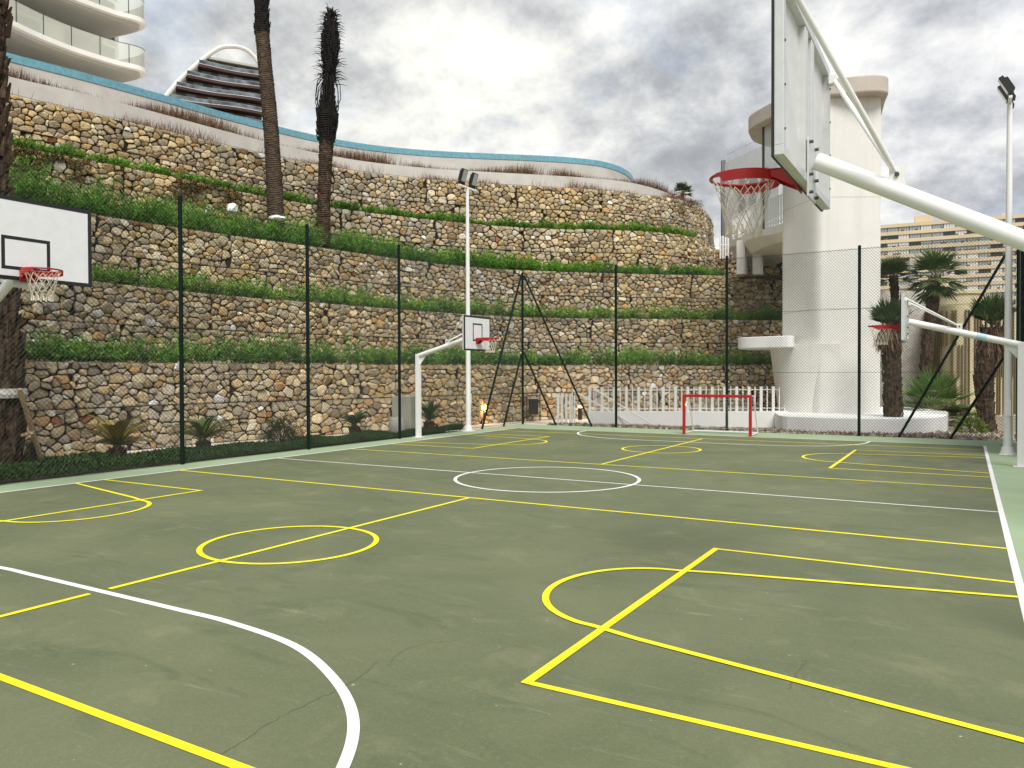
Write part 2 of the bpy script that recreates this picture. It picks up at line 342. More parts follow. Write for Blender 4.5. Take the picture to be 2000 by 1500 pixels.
class Path:                # arc-length parametrised plan curve; normal points to the court side
    def __init__(s, pts, n=8):
        s.p = cr(pts, n); d = np.linalg.norm(np.diff(s.p, axis=0), axis=1); s.s = np.concatenate([[0], np.cumsum(d)]); s.L = s.s[-1]
    def at(s, u):
        u = np.asarray(u, float); x = np.interp(u, s.s, s.p[:, 0]); y = np.interp(u, s.s, s.p[:, 1]); return x, y
    def frame(s, u):
        x, y = s.at(u); x1, y1 = s.at(np.clip(u + .25, 0, s.L)); x0, y0 = s.at(np.clip(u - .25, 0, s.L)); tx, ty = x1 - x0, y1 - y0
        n = np.hypot(tx, ty) + 1e-9; return x, y, ty / n, -tx / n     # outward normal = right of travel

# ------------------------------------------------------------------ ground, court, markings
MB().add([(-900, -300, -0.06), (900, -300, -0.06), (900, 1500, -0.06), (-900, 1500, -0.06)], [(0, 1, 2, 3)]).build('ground', M['ground'])['kind'] = 'structure'
sb = MB(); sb.add([(-12.15, -5, 0), (1.35, -5, 0), (1.35, 21.12, 0), (-12.15, 21.12, 0)], [(0, 1, 2, 3)]); sb.add([(-12.15, -5, 0), (-12.15, 21.12, 0), (-12.15, 21.12, -.08), (-12.15, -5, -.08)], [(0, 1, 2, 3)]); sb.add([(-12.15, 21.12, 0), (1.35, 21.12, 0), (1.35, 21.12, -.08), (-12.15, 21.12, -.08)], [(0, 1, 2, 3)])
sb.build('court_surround', M['border'])['kind'] = 'structure'
cs = MB().add([(-11.34, 1.14, .004), (.38, 1.14, .004), (.38, 19.52, .004), (-11.34, 19.52, .004)], [(0, 1, 2, 3)]).build('court_surface', M['court']); cs['kind'] = 'structure'
def strip(mb, pts, w, z, closed=False):
    P = np.array(pts, float); m = len(P); vs = []
    for i in range(m):
        if closed: d = P[(i + 1) % m] - P[i - 1]
        else: d = P[min(i + 1, m - 1)] - P[max(i - 1, 0)]
        d /= np.linalg.norm(d); n = np.array([-d[1], d[0]]) * w / 2; vs += [(*(P[i] + n), z), (*(P[i] - n), z)]
    fs = [(2 * i + 1, 2 * ((i + 1) % m) + 1, 2 * ((i + 1) % m), 2 * i) for i in range(m if closed else m - 1)]
    mb.add(vs, fs)
XR, XL, XC = 0.352, -11.316, -5.49
W_ = .05
wh = MB(); z1 = .0055; z2 = .0075
for seg in ([(XR, 1.2), (XR, 19.49)], [(XL, 1.2), (XL, 19.49)]): strip(wh, seg, .055, z1)
z3 = .0062
strip(wh, [(XL, 10.347), (XR, 10.347)], .04, z3); strip(wh, [(XL + .03, 19.49), (XR - .03, 19.49)], .04, z1); strip(wh, [(XL + .03, 1.17), (XR - .03, 1.17)], .05, z1)
strip(wh, [(XC + 1.39 * math.cos(a), 10.347 + 1.39 * math.sin(a)) for a in np.linspace(0, 2 * math.pi, 97)[:-1]], W_, z3 + .0008, True)
arc = cr([(-5.49, 3.335), (-4.6, 3.335), (-4.09, 3.33), (-3.41, 3.235), (-2.86, 2.99), (-2.45, 2.69), (-2.17, 2.32), (-1.97, 1.85), (-1.9, 1.2)], 10)
full = np.vstack([np.c_[2 * XC - arc[::-1, 0], arc[::-1, 1]], arc[1:]])
strip(wh, full, .055, z3); strip(wh, np.c_[full[:, 0], 20.69 - full[:, 1]], .05, z3)
tag(wh.build('white_court_lines', M['line']), kind='structure')
ye = MB()
def yl(pts, closed=False, w=W_, z=z2): strip(ye, pts, w, z, closed)
for (y0, yc, y1) in ((2.114, 5.187, 8.234), (12.375, 15.45, 18.417)):
    for y in (y0, y1): yl([(XL + .03, y), (XR - .03, y)], w=.05 if y < 10 else .045)
    if y0 < 5: yl([(XC, y0 + .02), (XC, 3.25)], z=z2 + .0006); yl([(XC, 3.40), (XC, y1 - .02)], z=z2 + .0006)
    else: yl([(XC, y0 + .02), (XC, y1 - .02)], z=z2 + .0006)
    yl([(XC + .8 * math.cos(a), yc + .8 * math.sin(a)) for a in np.linspace(0, 2 * math.pi, 65)[:-1]], True, z=z2 + .0012)
    for sg, xb, xf in ((1, XR - .03, -1.945), (-1, XL + .03, -9.05)):
        yl([(xf, yc - 1.765), (xf, yc + 1.765)], w=.055, z=z2 + .0018)
        for s in (-1, 1): yl([(xf, yc + s * 1.742), (xb, yc + s * 1.742)], w=.045)
        cyy = yc + .03
        U = [(xb, cyy + 1.27), (xf + sg * .25, cyy + .88)] + [(xf - sg * .72 * math.sin(a), cyy + .8 * math.cos(a)) for a in np.linspace(.06, math.pi - .06, 15)] + [(xf + sg * .25, cyy - .88), (xb, cyy - 1.27)]
        pts = np.vstack([[U[0]], cr(U[1:-1], 4), [U[-1]]]); yl(pts, w=.05, z=z2 + .0024)
tag(ye.build('yellow_court_lines', M['yellow']), kind='structure')
# hairline cracks in the surface (visible ones traced where they lie)
ck = MB()
def wig(pts, amp=.015, n=14):
    c = cr(pts, n); return c + rng.normal(0, amp, c.shape) * np.array([1, 1])
for pl, w in (([(430, 1475), (560, 1395), (690, 1330), (740, 1290)], .0025), ([(755, 1300), (800, 1265), (890, 1250)], .002), ([(1540, 1345), (1560, 1310), (1575, 1290)], .0025)):
    strip(ck, wig([onZ(p, .006)[:2] for p in pl], .006), w, .0065)
co_ = ck.build('crack', mat('crack_dark', (0.095, 0.105, 0.062), 0.95), cs); tag(co_, kind=None)
# paving path beside the lowest wall, lawn
pa = MB().add([(-17, 1, -.03), (-12.15, 1, -.03), (-12.15, 21.3, -.03), (-10.2, 21.3, -.03), (-7, 30, -.03), (-14, 27, -.03), (-17, 20, -.03)], [(0, 1, 2, 3, 4, 5, 6)]).build('path', M['path']); pa['kind'] = 'structure'

# ------------------------------------------------------------------ gabion stone walls in terraces
H = [0, 1.87, 3.74, 5.61, 7.48, 9.35]
WP = {1: Path([(-15.2, 2.5), (-15.35, 6), (-15.4, 9), (-15.4, 12), (-14.95, 14.3), (-14.2, 17.2), (-13.6, 20), (-13.1, 22.6), (-12.1, 24.8), (-10.2, 26.9), (-8.2, 28.6), (-6, 30.3), (-3.5, 31.5)]),
      2: Path([(-16.9, 3.5), (-17.0, 7), (-17.1, 10.2), (-17.25, 12.7), (-17.1, 14.9), (-16.65, 17), (-16.1, 20.1), (-15.5, 22.8), (-14.7, 24.9), (-13.35, 26.7), (-11.5, 28.3), (-8.4, 31.0), (-6.4, 32.6), (-4, 33.6)]),
      3: Path([(-18.9, 5), (-18.85, 8.5), (-18.76, 11.1), (-18.5, 13.5), (-18.1, 15.6), (-17.55, 18.2), (-17.0, 21.2), (-16.1, 24.0), (-14.75, 26.1), (-12.2, 28.7), (-10.5, 30.2), (-8.5, 31.9), (-6.9, 33.5), (-4.5, 34.6)]),
      4: Path([(-21.3, 7), (-21.1, 10.4), (-20.75, 12), (-20.45, 13.7), (-20.2, 15.6), (-20.0, 17.5), (-19.55, 19.4), (-18.85, 21.3), (-17.95, 23.1), (-16.9, 24.95), (-15.6, 26.75), (-14.1, 28.2), (-12.4, 29.5), (-10.9, 31.1), (-10.15, 33.2), (-10.2, 36.0), (-11.0, 40.0)]),
      5: Path([(-23, 8), (-22.7, 11.3), (-22.4, 12.9), (-22.05, 14.6), (-21.7, 16.6), (-21.2, 19.1), (-20.35, 21.7), (-18.95, 24.1), (-17.3, 26.1), (-15.5, 27.9), (-13.6, 29.7), (-12.3, 31.5), (-11.3, 33), (-10.85, 34.6), (-10.8, 36.6), (-11.5, 40.5)])}
PAL = np.array([(.52, .41, .24), (.48, .34, .17), (.40, .33, .235), (.46, .385, .265), (.60, .49, .31), (.32, .25, .16), (.46, .28, .12), (.64, .57, .43), (.28, .115, .05), (.80, .77, .69)])
PW = np.array([.25, .14, .12, .19, .14, .08, .03, .06, .006, .012]); PW = PW / PW.sum()
def stone_face(name, P, z0, h, rows, seed, parent, size=(.235, .18)):
    r = np.random.default_rng(seed); V = []; Q = []; T = []; C = []; base = 0; K = 16; ang = np.arange(K) * 2 * math.pi / K
    for row in range(rows):
        lo = z0 + h * row / rows; hi = z0 + h * (row + 1) / rows; hh = hi - lo
        # sites: jittered grid, weights give mixed stone sizes
        nx = int(P.L / size[0]); ny = int(round(hh / size[1])); gx, gy = np.meshgrid(np.arange(nx), np.arange(ny)); gx = gx + .5 * (gy % 2)
        sx = (gx.ravel() + .5 + r.uniform(-.42, .42, gx.size)) * P.L / nx; sy = (gy.ravel() + .5 + r.uniform(-.36, .36, gx.size)) * hh / ny
        ok = (sx < P.L) & (r.uniform(size=sx.size) > .05); sx, sy = sx[ok], sy[ok]; n = len(sx)
        ax = .80                                  # stones lie slightly flat
        X = np.c_[sx * ax, sy]; rad = .015 + .125 * r.uniform(0, 1, n) ** 1.6 ; w = rad ** 2
        D = X[None] - X[:, None]; d2 = (D ** 2).sum(2); np.fill_diagonal(d2, 1e9); idx = np.argsort(d2, axis=1)[:, :12]
        dv = np.take_along_axis(D, idx[:, :, None], 1); dd = np.sqrt(np.take_along_axis(d2, idx, 1)); nn = dv / dd[:, :, None]
        dist = np.maximum((dd ** 2 + w[:, None] - w[idx]) / (2 * dd), .022)
        nb = np.stack([np.tile([0, 1.], (n, 1)), np.tile([0, -1.], (n, 1))], 1); db = np.stack([hh - sy, sy], 1); db = np.maximum(db, .02)
        # vertical basket seams every ~1.9 m
        seam = 3.74 * ax; off = (row % 2) * .9; ph = ((X[:, 0] + off) % seam); nb2 = np.stack([np.tile([1., 0], (n, 1)), np.tile([-1., 0], (n, 1))], 1); db2 = np.maximum(np.stack([seam - ph, ph], 1), .02)
        nn = np.concatenate([nn, nb, nb2], 1); dist = np.concatenate([dist, db, db2], 1)
        u = np.stack([np.cos(ang), np.sin(ang)], 1); proj = np.clip(nn @ u.T, 0, None)          # n,k,K
        gp = r.uniform(.004, .014, n)
        g = (proj / np.maximum(dist - gp[:, None], .012)[:, :, None]) ** 17
        rr = np.minimum(g.sum(1) ** (-1 / 17.), .30)                                               # n,K
        rr *= 1 + r.normal(0, .035, rr.shape)
        prot = r.normal(0, .014, n); tilt = r.normal(0, .20, (n, 2))
        size_ = rr.mean(1)
        rings = [(1.0, -.085), (1.0, -.026), (.88, .004), (.55, .016)]; nv = K * len(rings) + 1
        A = np.zeros((n, nv, 3))
        for k, (sc, dp) in enumerate(rings):
            q = rr[:, :, None] * sc * u[None]
            if k >= 2: q = q + r.normal(0, .05, q.shape) * size_[:, None, None]
            dep = dp * (size_[:, None] / .09) ** .5 + prot[:, None] + (q * tilt[:, None, :]).sum(2) * (k > 0) + r.normal(0, .004, (n, K)) * (k > 0)
            A[:, k * K:(k + 1) * K, 0] = (X[:, None, 0] + q[:, :, 0]) / ax; A[:, k * K:(k + 1) * K, 1] = lo + sy[:, None] + q[:, :, 1]; A[:, k * K:(k + 1) * K, 2] = dep
        A[:, -1, 0] = sx; A[:, -1, 1] = lo + sy; A[:, -1, 2] = .019 + prot
        x, y, nx_, ny_ = P.frame(A[:, :, 0].ravel()); dp = A[:, :, 2].ravel()
        V.append(np.c_[x + nx_ * dp, y + ny_ * dp, A[:, :, 1].ravel()])
        k = np.arange(K); k2 = (k + 1) % K
        q1 = np.concatenate([np.stack([k + a * K, k2 + a * K, k2 + (a + 1) * K, k + (a + 1) * K], 1) for a in range(len(rings) - 1)])
        t1 = np.stack([k + (len(rings) - 1) * K, k2 + (len(rings) - 1) * K, np.full(K, nv - 1)], 1)
        o = base + np.arange(n) * nv; Q.append((o[:, None, None] + q1[None]).reshape(-1, 4)); T.append((o[:, None, None] + t1[None]).reshape(-1, 3)); base += n * nv
        c = PAL[r.choice(len(PAL), n, p=PW)] * r.uniform(.66, 1.22, (n, 1)); c = c * (1 + .10 * np.sin(sx * .35 + seed)[:, None] * np.array([.6, .3, -.5])); C.append(np.repeat(c, nv, 0))
    return np_mesh(name, np.concatenate(V), np.concatenate(Q), np.concatenate(T), M['stone'], np.clip(np.concatenate(C), 0, .8), parent)
def ribbon(mb, P, off0, z0, off1, z1, n=120, s0=0, s1=None, mi=0):
    u = np.linspace(s0, s1 or P.L, n); x, y, nx, ny = P.frame(u)
    vs = [(a + c * off0, b + d * off0, z0) for a, b, c, d in zip(x, y, nx, ny)] + [(a + c * off1, b + d * off1, z1) for a, b, c, d in zip(x, y, nx, ny)]
    mb.add(vs, [(i, i + 1, n + i + 1, n + i) for i in range(n - 1)], mi)
order = ['lowest', 'second', 'third', 'fourth', 'topmost']
what = ['lowest tan stone gabion wall, standing behind the paved path', 'second gabion wall from the bottom, between two dark green hedges', 'third gabion wall from the bottom, with tall green grass growing along its top',
        'fourth gabion wall from the bottom, behind the feet of the two bare palms', 'topmost gabion wall, directly under the white planter wall']
for k in range(1, 6):
    P = WP[k]; z0 = H[k - 1] - .04 if k > 1 else -.03
    x, y, _, _ = P.frame(np.array([P.L * .4])); e = empty('gabion_wall', (float(x[0]), float(y[0]), z0), what[k - 1], 'stone wall', 'stone gabion walls stepping up the slope')
    stone_face('stone_face', P, z0, H[k] - z0, 2, 20 + k, e, (.205, .142) if k < 4 else (.22, .155))
    cb = MB(); ribbon(cb, P, -.055, z0, -.055, H[k] - .03); ribbon(cb, P, -.055, H[k] - .03, -.6, H[k] - .03); cb.build('core', M['stone_dark'], e)
    wb = MB(); u = np.linspace(0, P.L, 160); xx, yy, nx, ny = P.frame(u)
    for zc in ((z0 + H[k]) / 2, H[k] - .01):
        wb.tube([(a + c * .03, b + d * .03, zc + .006 * math.sin(i * 1.7)) for i, (a, b, c, d) in enumerate(zip(xx, yy, nx, ny))], .006, 4, False)
    wb.build('wire_seam', M['wire'], e)
PB = Path([(-10.9, 36.6), (-8.5, 36.0), (-6.2, 36.2), (-3.5, 37.0)])
e = empty('gabion_wall', (-8, 36, 5.55), 'short dark stretch of gabion wall seen under the footbridge behind its columns', 'stone wall', 'stone gabion walls stepping up the slope')
stone_face('stone_face', PB, 5.5, 1.95, 2, 77, e); cb = MB(); ribbon(cb, PB, -.055, 5.5, -.055, 7.42); ribbon(cb, PB, -.055, 7.42, -2.5, 7.42); cb.build('core', M['stone_dark'], e)
tb = MB(); ribbon(tb, PB, 4.0, 5.52, -.1, 5.52)
for k in range(1, 6): ribbon(tb, WP[k], -.35, H[k] - .05, -3.0, H[k] + .0, 120)
tb.build('terrace_soil', M['soil'])['kind'] = 'structure'

# white planter wall and pool wall above
P6 = Path([(-24.1, 9), (-23.76, 11.9), (-23.3, 13.6), (-22.95, 15.6), (-22.55, 18.6), (-22.0, 21.3), (-21.0, 23.9), (-19.3, 26.2), (-17.5, 28.0), (-16.0, 29.4), (-14.4, 31.0), (-13.3, 32.4), (-12.6, 34.2), (-12.3, 36.5), (-12.8, 40)])
P7 = Path([(-25.7, 9.5), (-25.3, 12.4), (-24.85, 14.5), (-24.4, 17.1), (-23.95, 20.2), (-23.2, 23.2), (-22.2, 25.4), (-20.6, 27.4), (-18.7, 29.1), (-17.0, 30.5), (-15.6, 31.8), (-14.6, 33.2), (-14.25, 34.9), (-14.6, 37), (-16, 40)])
e = empty('planter_wall', (-21, 23.9, 9.3), 'long low off-white planter wall above the topmost stone wall', 'planter wall')
b = MB(); ribbon(b, P6, 0, 9.3, 0, 10.2); ribbon(b, P6, 0, 10.2, -.14, 10.2); ribbon(b, P6, -.14, 10.2, -.14, 9.3); b.build('wall', M['planter'], e)
e = empty('pool_wall', (-23.2, 23.2, 10), 'long curved white wall with a pale blue mosaic band along its top', 'pool wall')
b = MB(); ribbon(b, P7, 0, 9.6, 0, 11.20); b.build('wall', M['planter'], e)
b = MB(); ribbon(b, P7, .02, 11.20, .02, 11.45); ribbon(b, P7, .02, 11.45, -.25, 11.45); ribbon(b, P7, -.25, 11.45, -.25, 10.6); ribbon(b, P7, .02, 11.20, 0, 11.20); b.build('mosaic_band', M['tile'], e)
b = MB(); ribbon(b, P6, -.1, 10.02, -2.2, 10.02); b.build('planter_soil', M['soil'])['kind'] = 'structure'
u = np.linspace(0, P7.L, 60); x, y, nx, ny = P7.frame(u)
poly = [(a - c * .2, bb - d * .2, 10.9) for a, bb, c, d in zip(x, y, nx, ny)] + [(-20, 60, 10.9), (-60, 60, 10.9), (-60, 9, 10.9)]
MB().add(poly, [tuple(range(len(poly)))]).build('upper_terrace_ground', M['path'])['kind'] = 'structure'

# ------------------------------------------------------------------ foliage generators
def leaves(base, dirn, L, Wd, side, cols):      # kite leaves: base (n,3), direction unit (n,3), side vec (n,3)
    n = len(base); tip = base + dirn * L[:, None]; mid = base + dirn * (L * .45)[:, None]
    V = np.stack([base, mid + side * (Wd / 2)[:, None], tip, mid - side * (Wd / 2)[:, None]], 1).reshape(-1, 3)
    o = np.arange(n)[:, None] * 4; T = np.concatenate([o + [0, 1, 2], o + [0, 2, 3]]); return V, T, np.repeat(cols, 4, 0)
def rand_side(r, d):
    a = r.normal(size=d.shape); s = np.cross(d, a); return s / (np.linalg.norm(s, axis=1, keepdims=True) + 1e-9)
def hedge(name, P, z, off, width, hfun, dens, seed, label, cat, s0=0, s1=None, col=((.024, .07, .010), (.14, .29, .04)), leafl=(.07, .15), lw=.026, per=14, clump=.5, lean=.35, gaps=0.0):
    r = np.random.default_rng(seed); s1 = s1 or P.L; n = int((s1 - s0) * dens); nc = int((s1 - s0) / .42); cs_ = np.sort(s0 + (np.arange(nc) + r.uniform(.1, .9, nc)) * (s1 - s0) / nc); ch = r.uniform(.62, 1.28, nc); cq = r.uniform(.55, 1.0, nc) ; cc_ = r.uniform(-.35, .35, nc); ci = r.choice(nc, n, p=cq / cq.sum()); s = np.clip(cs_[ci] + r.normal(0, .17, n), s0, s1)
    if gaps: s = s[(np.sin(s * 1.3 + seed) + np.sin(s * .47 + 2 * seed) * .8 + r.normal(0, .35, len(s))) > gaps]
    n = len(s); o = off - r.uniform(0, width, n); x, y, nx, ny = P.frame(s)
    hm = hfun(s / P.L) * (1 + clump * .5 * np.sin(s * 5.1 + seed) * np.sin(s * 1.9)) * r.uniform(.5, 1.12, n) * ch[ci] * np.exp(-((s - cs_[ci]) / .42) ** 2)
    az = r.uniform(0, 2 * math.pi, n); tl = np.abs(r.normal(0, lean, n)); d = np.c_[np.sin(tl) * np.cos(az), np.sin(tl) * np.sin(az), np.cos(tl)]
    b = np.c_[x + nx * o, y + ny * o, np.full(n, z)]
    t = r.uniform(.12, 1, (n, per)) ** .8; pos = b[:, None] + d[:, None] * (hm[:, None] * t)[:, :, None]
    a2 = r.uniform(0, 2 * math.pi, (n, per)); el = r.uniform(.2, 1.25, (n, per))
    ld = np.stack([np.cos(el) * np.cos(a2), np.cos(el) * np.sin(a2), np.sin(el)], 2).reshape(-1, 3); pos = pos.reshape(-1, 3)
    m = len(ld); c0, c1 = np.array(col[0]), np.array(col[1]); k = np.clip(np.repeat(r.uniform(0, 1, n) * .5 + cc_[ci] + .1, per) + (t.ravel() - .5) * .9 + r.uniform(0, .4, m), 0, 1.1)[:, None]  # low leaves darker, lighter tips: the hedge's inner shade put into leaf colour
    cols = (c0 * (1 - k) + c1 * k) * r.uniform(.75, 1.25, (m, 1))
    V, T, C = leaves(pos, ld, r.uniform(*leafl, m), r.uniform(.7, 1.3, m) * lw, rand_side(r, ld), cols)
    return tag(np_mesh(name, V, None, T, M['leaf'], C), label, cat, kind='stuff')
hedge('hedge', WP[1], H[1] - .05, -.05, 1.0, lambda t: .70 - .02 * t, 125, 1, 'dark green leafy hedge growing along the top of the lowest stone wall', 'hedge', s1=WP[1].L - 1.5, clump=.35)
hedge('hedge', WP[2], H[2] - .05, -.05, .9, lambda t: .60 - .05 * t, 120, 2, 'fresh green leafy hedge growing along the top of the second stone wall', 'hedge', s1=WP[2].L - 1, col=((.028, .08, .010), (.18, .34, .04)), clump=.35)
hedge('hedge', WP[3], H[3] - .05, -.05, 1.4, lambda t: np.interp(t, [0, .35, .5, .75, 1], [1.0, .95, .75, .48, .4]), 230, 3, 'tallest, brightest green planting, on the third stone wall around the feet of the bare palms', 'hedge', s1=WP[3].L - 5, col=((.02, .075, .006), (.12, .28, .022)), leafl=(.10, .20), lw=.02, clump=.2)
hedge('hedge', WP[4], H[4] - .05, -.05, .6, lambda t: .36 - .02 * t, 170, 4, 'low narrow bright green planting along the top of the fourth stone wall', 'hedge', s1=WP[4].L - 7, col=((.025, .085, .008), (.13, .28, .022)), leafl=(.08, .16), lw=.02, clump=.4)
def drygrass(name, P, z, off, width, hm, dens, seed, label, col, s1=None, gaps=0.2, wb=.008):
    r = np.random.default_rng(seed); n = int((s1 or P.L) * dens); s = r.uniform(0, s1 or P.L, n)
    den = np.sin(s * 1.1 + seed) + np.sin(s * 2.9) * .6 + r.normal(0, .5, n); s = s[den > gaps]; n = len(s)
    o = off - r.uniform(0, width, n); x, y, nx, ny = P.frame(s); h = hm * r.uniform(.3, 1.0, n) ** 2.2 * (1 + .35 * np.sin(s * .9))
    az = r.uniform(0, 6.28, n); tl = np.abs(r.normal(0, .33, n)); d = np.c_[np.sin(tl) * np.cos(az), np.sin(tl) * np.sin(az), np.cos(tl)]
    b = np.c_[x + nx * o, y + ny * o, np.full(n, z)]; c = np.array(col)[r.integers(0, len(col), n)] * r.uniform(.7, 1.3, (n, 1))
    V, T, C = leaves(b, d, h, np.full(n, wb), rand_side(r, d), c); return tag(np_mesh(name, V, None, T, M['leaf'], C), label, 'dry grass', kind='stuff')
drygrass('dry_grass', P6, 10.0, -.25, .7, .70, 2000, 11, 'reddish brown dry grass growing between the white planter wall and the pool wall', [(.13, .05, .03), (.15, .085, .04), (.09, .06, .02), (.22, .14, .08)], gaps=-.9, wb=.018)
drygrass('dry_grass', WP[5], 9.32, -.1, .4, .45, 520, 12, 'sparse red dry weeds growing on the topmost stone wall', [(.20, .07, .045), (.25, .12, .07), (.15, .10, .04)], gaps=.1, wb=.012)
# dry brown creepers hanging over the fourth wall at the left
def creeper(s0, s1, seed, label, dz=.95):
    r = np.random.default_rng(seed); n = 2600; P = WP[4]; s = r.normal((s0 + s1) / 2, (s1 - s0) / 3.2, n); hz = np.abs(r.normal(0, .45, n)) * dz; x, y, nx, ny = P.frame(s)
    lump = (np.sin(s * 4 + seed) + np.sin(hz * 7 + s * 3)) > -.3; s, hz, x, y, nx, ny = [a[lump] for a in (s, hz, x, y, nx, ny)]; n = len(s)
    o = .05 + np.abs(r.normal(0, .05, n)); b = np.c_[x + nx * o, y + ny * o, H[4] - hz]; d = r.normal(size=(n, 3)); d[:, 2] -= .3; d /= np.linalg.norm(d, axis=1, keepdims=True)
    c = np.array([(.13, .08, .02), (.09, .09, .025), (.18, .11, .03), (.06, .07, .02)])[r.integers(0, 4, n)]
    V, T, C = leaves(b, d, r.uniform(.05, .11, n), r.uniform(.02, .045, n), rand_side(r, d), c); tag(np_mesh('creeper', V, None, T, M['leaf'], C), label, 'creeper', kind='stuff')
def s_at(P, p, z):
    q = onZ(p, z); return P.s[np.argmin((P.p[:, 0] - q[0]) ** 2 + (P.p[:, 1] - q[1]) ** 2)]
sa = s_at(WP[4], (60, 300), H[4]); creeper(sa - 1, sa + 1.2, 31, 'brown and green creeper hanging over the fourth stone wall at the far left')
sa = s_at(WP[4], (390, 355), H[4]); creeper(sa - 1.2, sa + 1.4, 32, 'dry brown creeper hanging on the fourth stone wall left of the ringed palm')

# lawn strip between court and path
r = np.random.default_rng(5)
ly = np.array([0, 7.2, 8.0, 8.8, 9.8, 11.0, 12.9, 14.6, 16.2, 17.8]); lx = np.array([-14.4, -14.4, -14.25, -13.85, -13.6, -13.3, -13.15, -13.05, -12.7, -12.3])
n = 60000; yy = r.uniform(3.0, 17.9, n); xe = np.interp(yy, ly, lx); xx = -12.14 + (xe + 12.14) * r.uniform(0, 1, n)
az = r.uniform(0, 6.28, n); el = r.uniform(.15, 1.3, n); d = np.c_[np.cos(el) * np.cos(az), np.cos(el) * np.sin(az), np.sin(el)]
hz = .03 + .11 * r.uniform(0, 1, n) * (.7 + .5 * np.sin(yy * 3.3) * np.sin(xx * 4)); k = r.uniform(0, 1, (n, 1)); c = np.array([.022, .052, .012]) * (1 - k) + np.array([.055, .105, .02]) * k
V, T, C = leaves(np.c_[xx, yy, hz], d, r.uniform(.05, .10, n), r.uniform(.02, .034, n), rand_side(r, d), c)
tag(np_mesh('ground_cover', V, None, T, M['leaf'], C), 'dark green low ground cover in a strip left of the court', 'ground cover', kind='stuff')
MB().add([(-12.16, 0, .0), *[(a, b_, .0) for a, b_ in zip(lx, ly)], (-12.16, 17.9, .0)], [tuple(range(len(lx) + 2))[::-1]]).build('lawn_soil', M['soil'])['kind'] = 'structure'

# gravel and stones beyond the far fence
r = np.random.default_rng(9); n = 5200; gx = r.uniform(-11.2, 2.2, n); gy = 21.2 + np.abs(r.normal(0, 1, n)) * np.interp(gx, [-11, -5, -2, 2], [.35, .4, .5, 1.6])
ico = np.array([(1, 0, 0), (-1, 0, 0), (0, 1, 0), (0, -1, 0), (0, 0, 1), (0, 0, -1)], float); icf = np.array([(0, 2, 4), (2, 1, 4), (1, 3, 4), (3, 0, 4), (2, 0, 5), (1, 2, 5), (3, 1, 5), (0, 3, 5)])
sz = r.uniform(.02, .075, n); Vg = ico[None] * sz[:, None, None] * r.uniform(.5, 1.3, (n, 6, 3)) + np.c_[gx, gy, sz * .4 - .02][:, None]; Tg = (np.arange(n)[:, None, None] * 6 + icf[None]).reshape(-1, 3)
cg = np.array([(.42, .34, .26), (.30, .24, .18), (.20, .15, .11), (.52, .46, .38), (.12, .09, .06)])[r.integers(0, 5, n)] * r.uniform(.7, 1.1, (n, 1))
tag(np_mesh('gravel', Vg.reshape(-1, 3), None, Tg, M['gravel'], np.repeat(cg, 6, 0)), 'brown and grey gravel scattered beyond the far fence', 'gravel', kind='stuff')

# ------------------------------------------------------------------ chain-link fences
def net_panel(a, b, z0, z1, pitch=.075, rad=.0029):
    a = np.array(a, float); b = np.array(b, float); L = np.linalg.norm(b - a); t = (b - a) / L; nrm = np.array([t[1], -t[0]]); Hh = z1 - z0; segs = []
    sp = pitch
    for fam in (0, 1):
        c = -Hh
        while c < L:
            # line s = c + z  (0<=z<=H)
            zs = max(0, -c); ze = min(Hh, L - c)
            if ze > zs + 1e-6:
                m = max(1, int(math.ceil((ze - zs) / .6)))
                q = np.linspace(zs, ze, m + 1)
                for i in range(m): segs.append((c + q[i], q[i] if fam == 0 else Hh - q[i], c + q[i + 1], q[i + 1] if fam == 0 else Hh - q[i + 1], fam))
            c += sp
    s = np.array(segs); n = len(s); P0 = np.c_[a[0] + t[0] * s[:, 0], a[1] + t[1] * s[:, 0], z0 + s[:, 1]]; P1 = np.c_[a[0] + t[0] * s[:, 2], a[1] + t[1] * s[:, 2], z0 + s[:, 3]]
    d = P1 - P0; d /= np.linalg.norm(d, axis=1, keepdims=True); N3 = np.tile([nrm[0], nrm[1], 0], (n, 1)); B = np.cross(d, N3)
    offs = (s[:, 4] * 2 - 1)[:, None] * N3 * rad
    vs = [P + offs + rad * (math.cos(x) * N3 + math.sin(x) * B) for P in (P0, P1) for x in (0, 2.094, 4.189)]
    V = np.stack(vs, 1).reshape(-1, 3); o = np.arange(n)[:, None] * 6; Q = np.concatenate([o + [0, 1, 4, 3], o + [1, 2, 5, 4], o + [2, 0, 3, 5]]); return V, Q
FZ = 4.75
def fence(name, a, b, posts, label, braces=(), top=FZ, cloth=None):
    e = empty(name, (posts[0][0], posts[0][1], 0), label, 'fence', 'chain-link fences around the court')
    V, Q = net_panel(a, b, .03, top - .03); np_mesh('chain_link_mesh', V, Q, None, M['fence_wire'], None, e)
    w = MB()
    for z in (.06, 1.6, 3.2, top - .06): w.tube([(*a, z), (*b, z)], .004 if z < 4 else .005, 4, False)
    w.build('tension_wire', M['fence_wire'], e)
    for p in posts: MB().tube([(p[0], p[1], -.05), (p[0], p[1], top)], .037, 10).lathe((p[0], p[1], top), [(.04, 0), (.037, .02), (.012, .035)], 10).build('post', M['fence'], e, smooth=True)
    for p0, p1 in braces: MB().tube([p0, p1], .031, 8).build('brace', M['fence'], e, smooth=True)
    return e
cz = (-12.0, 21.05)
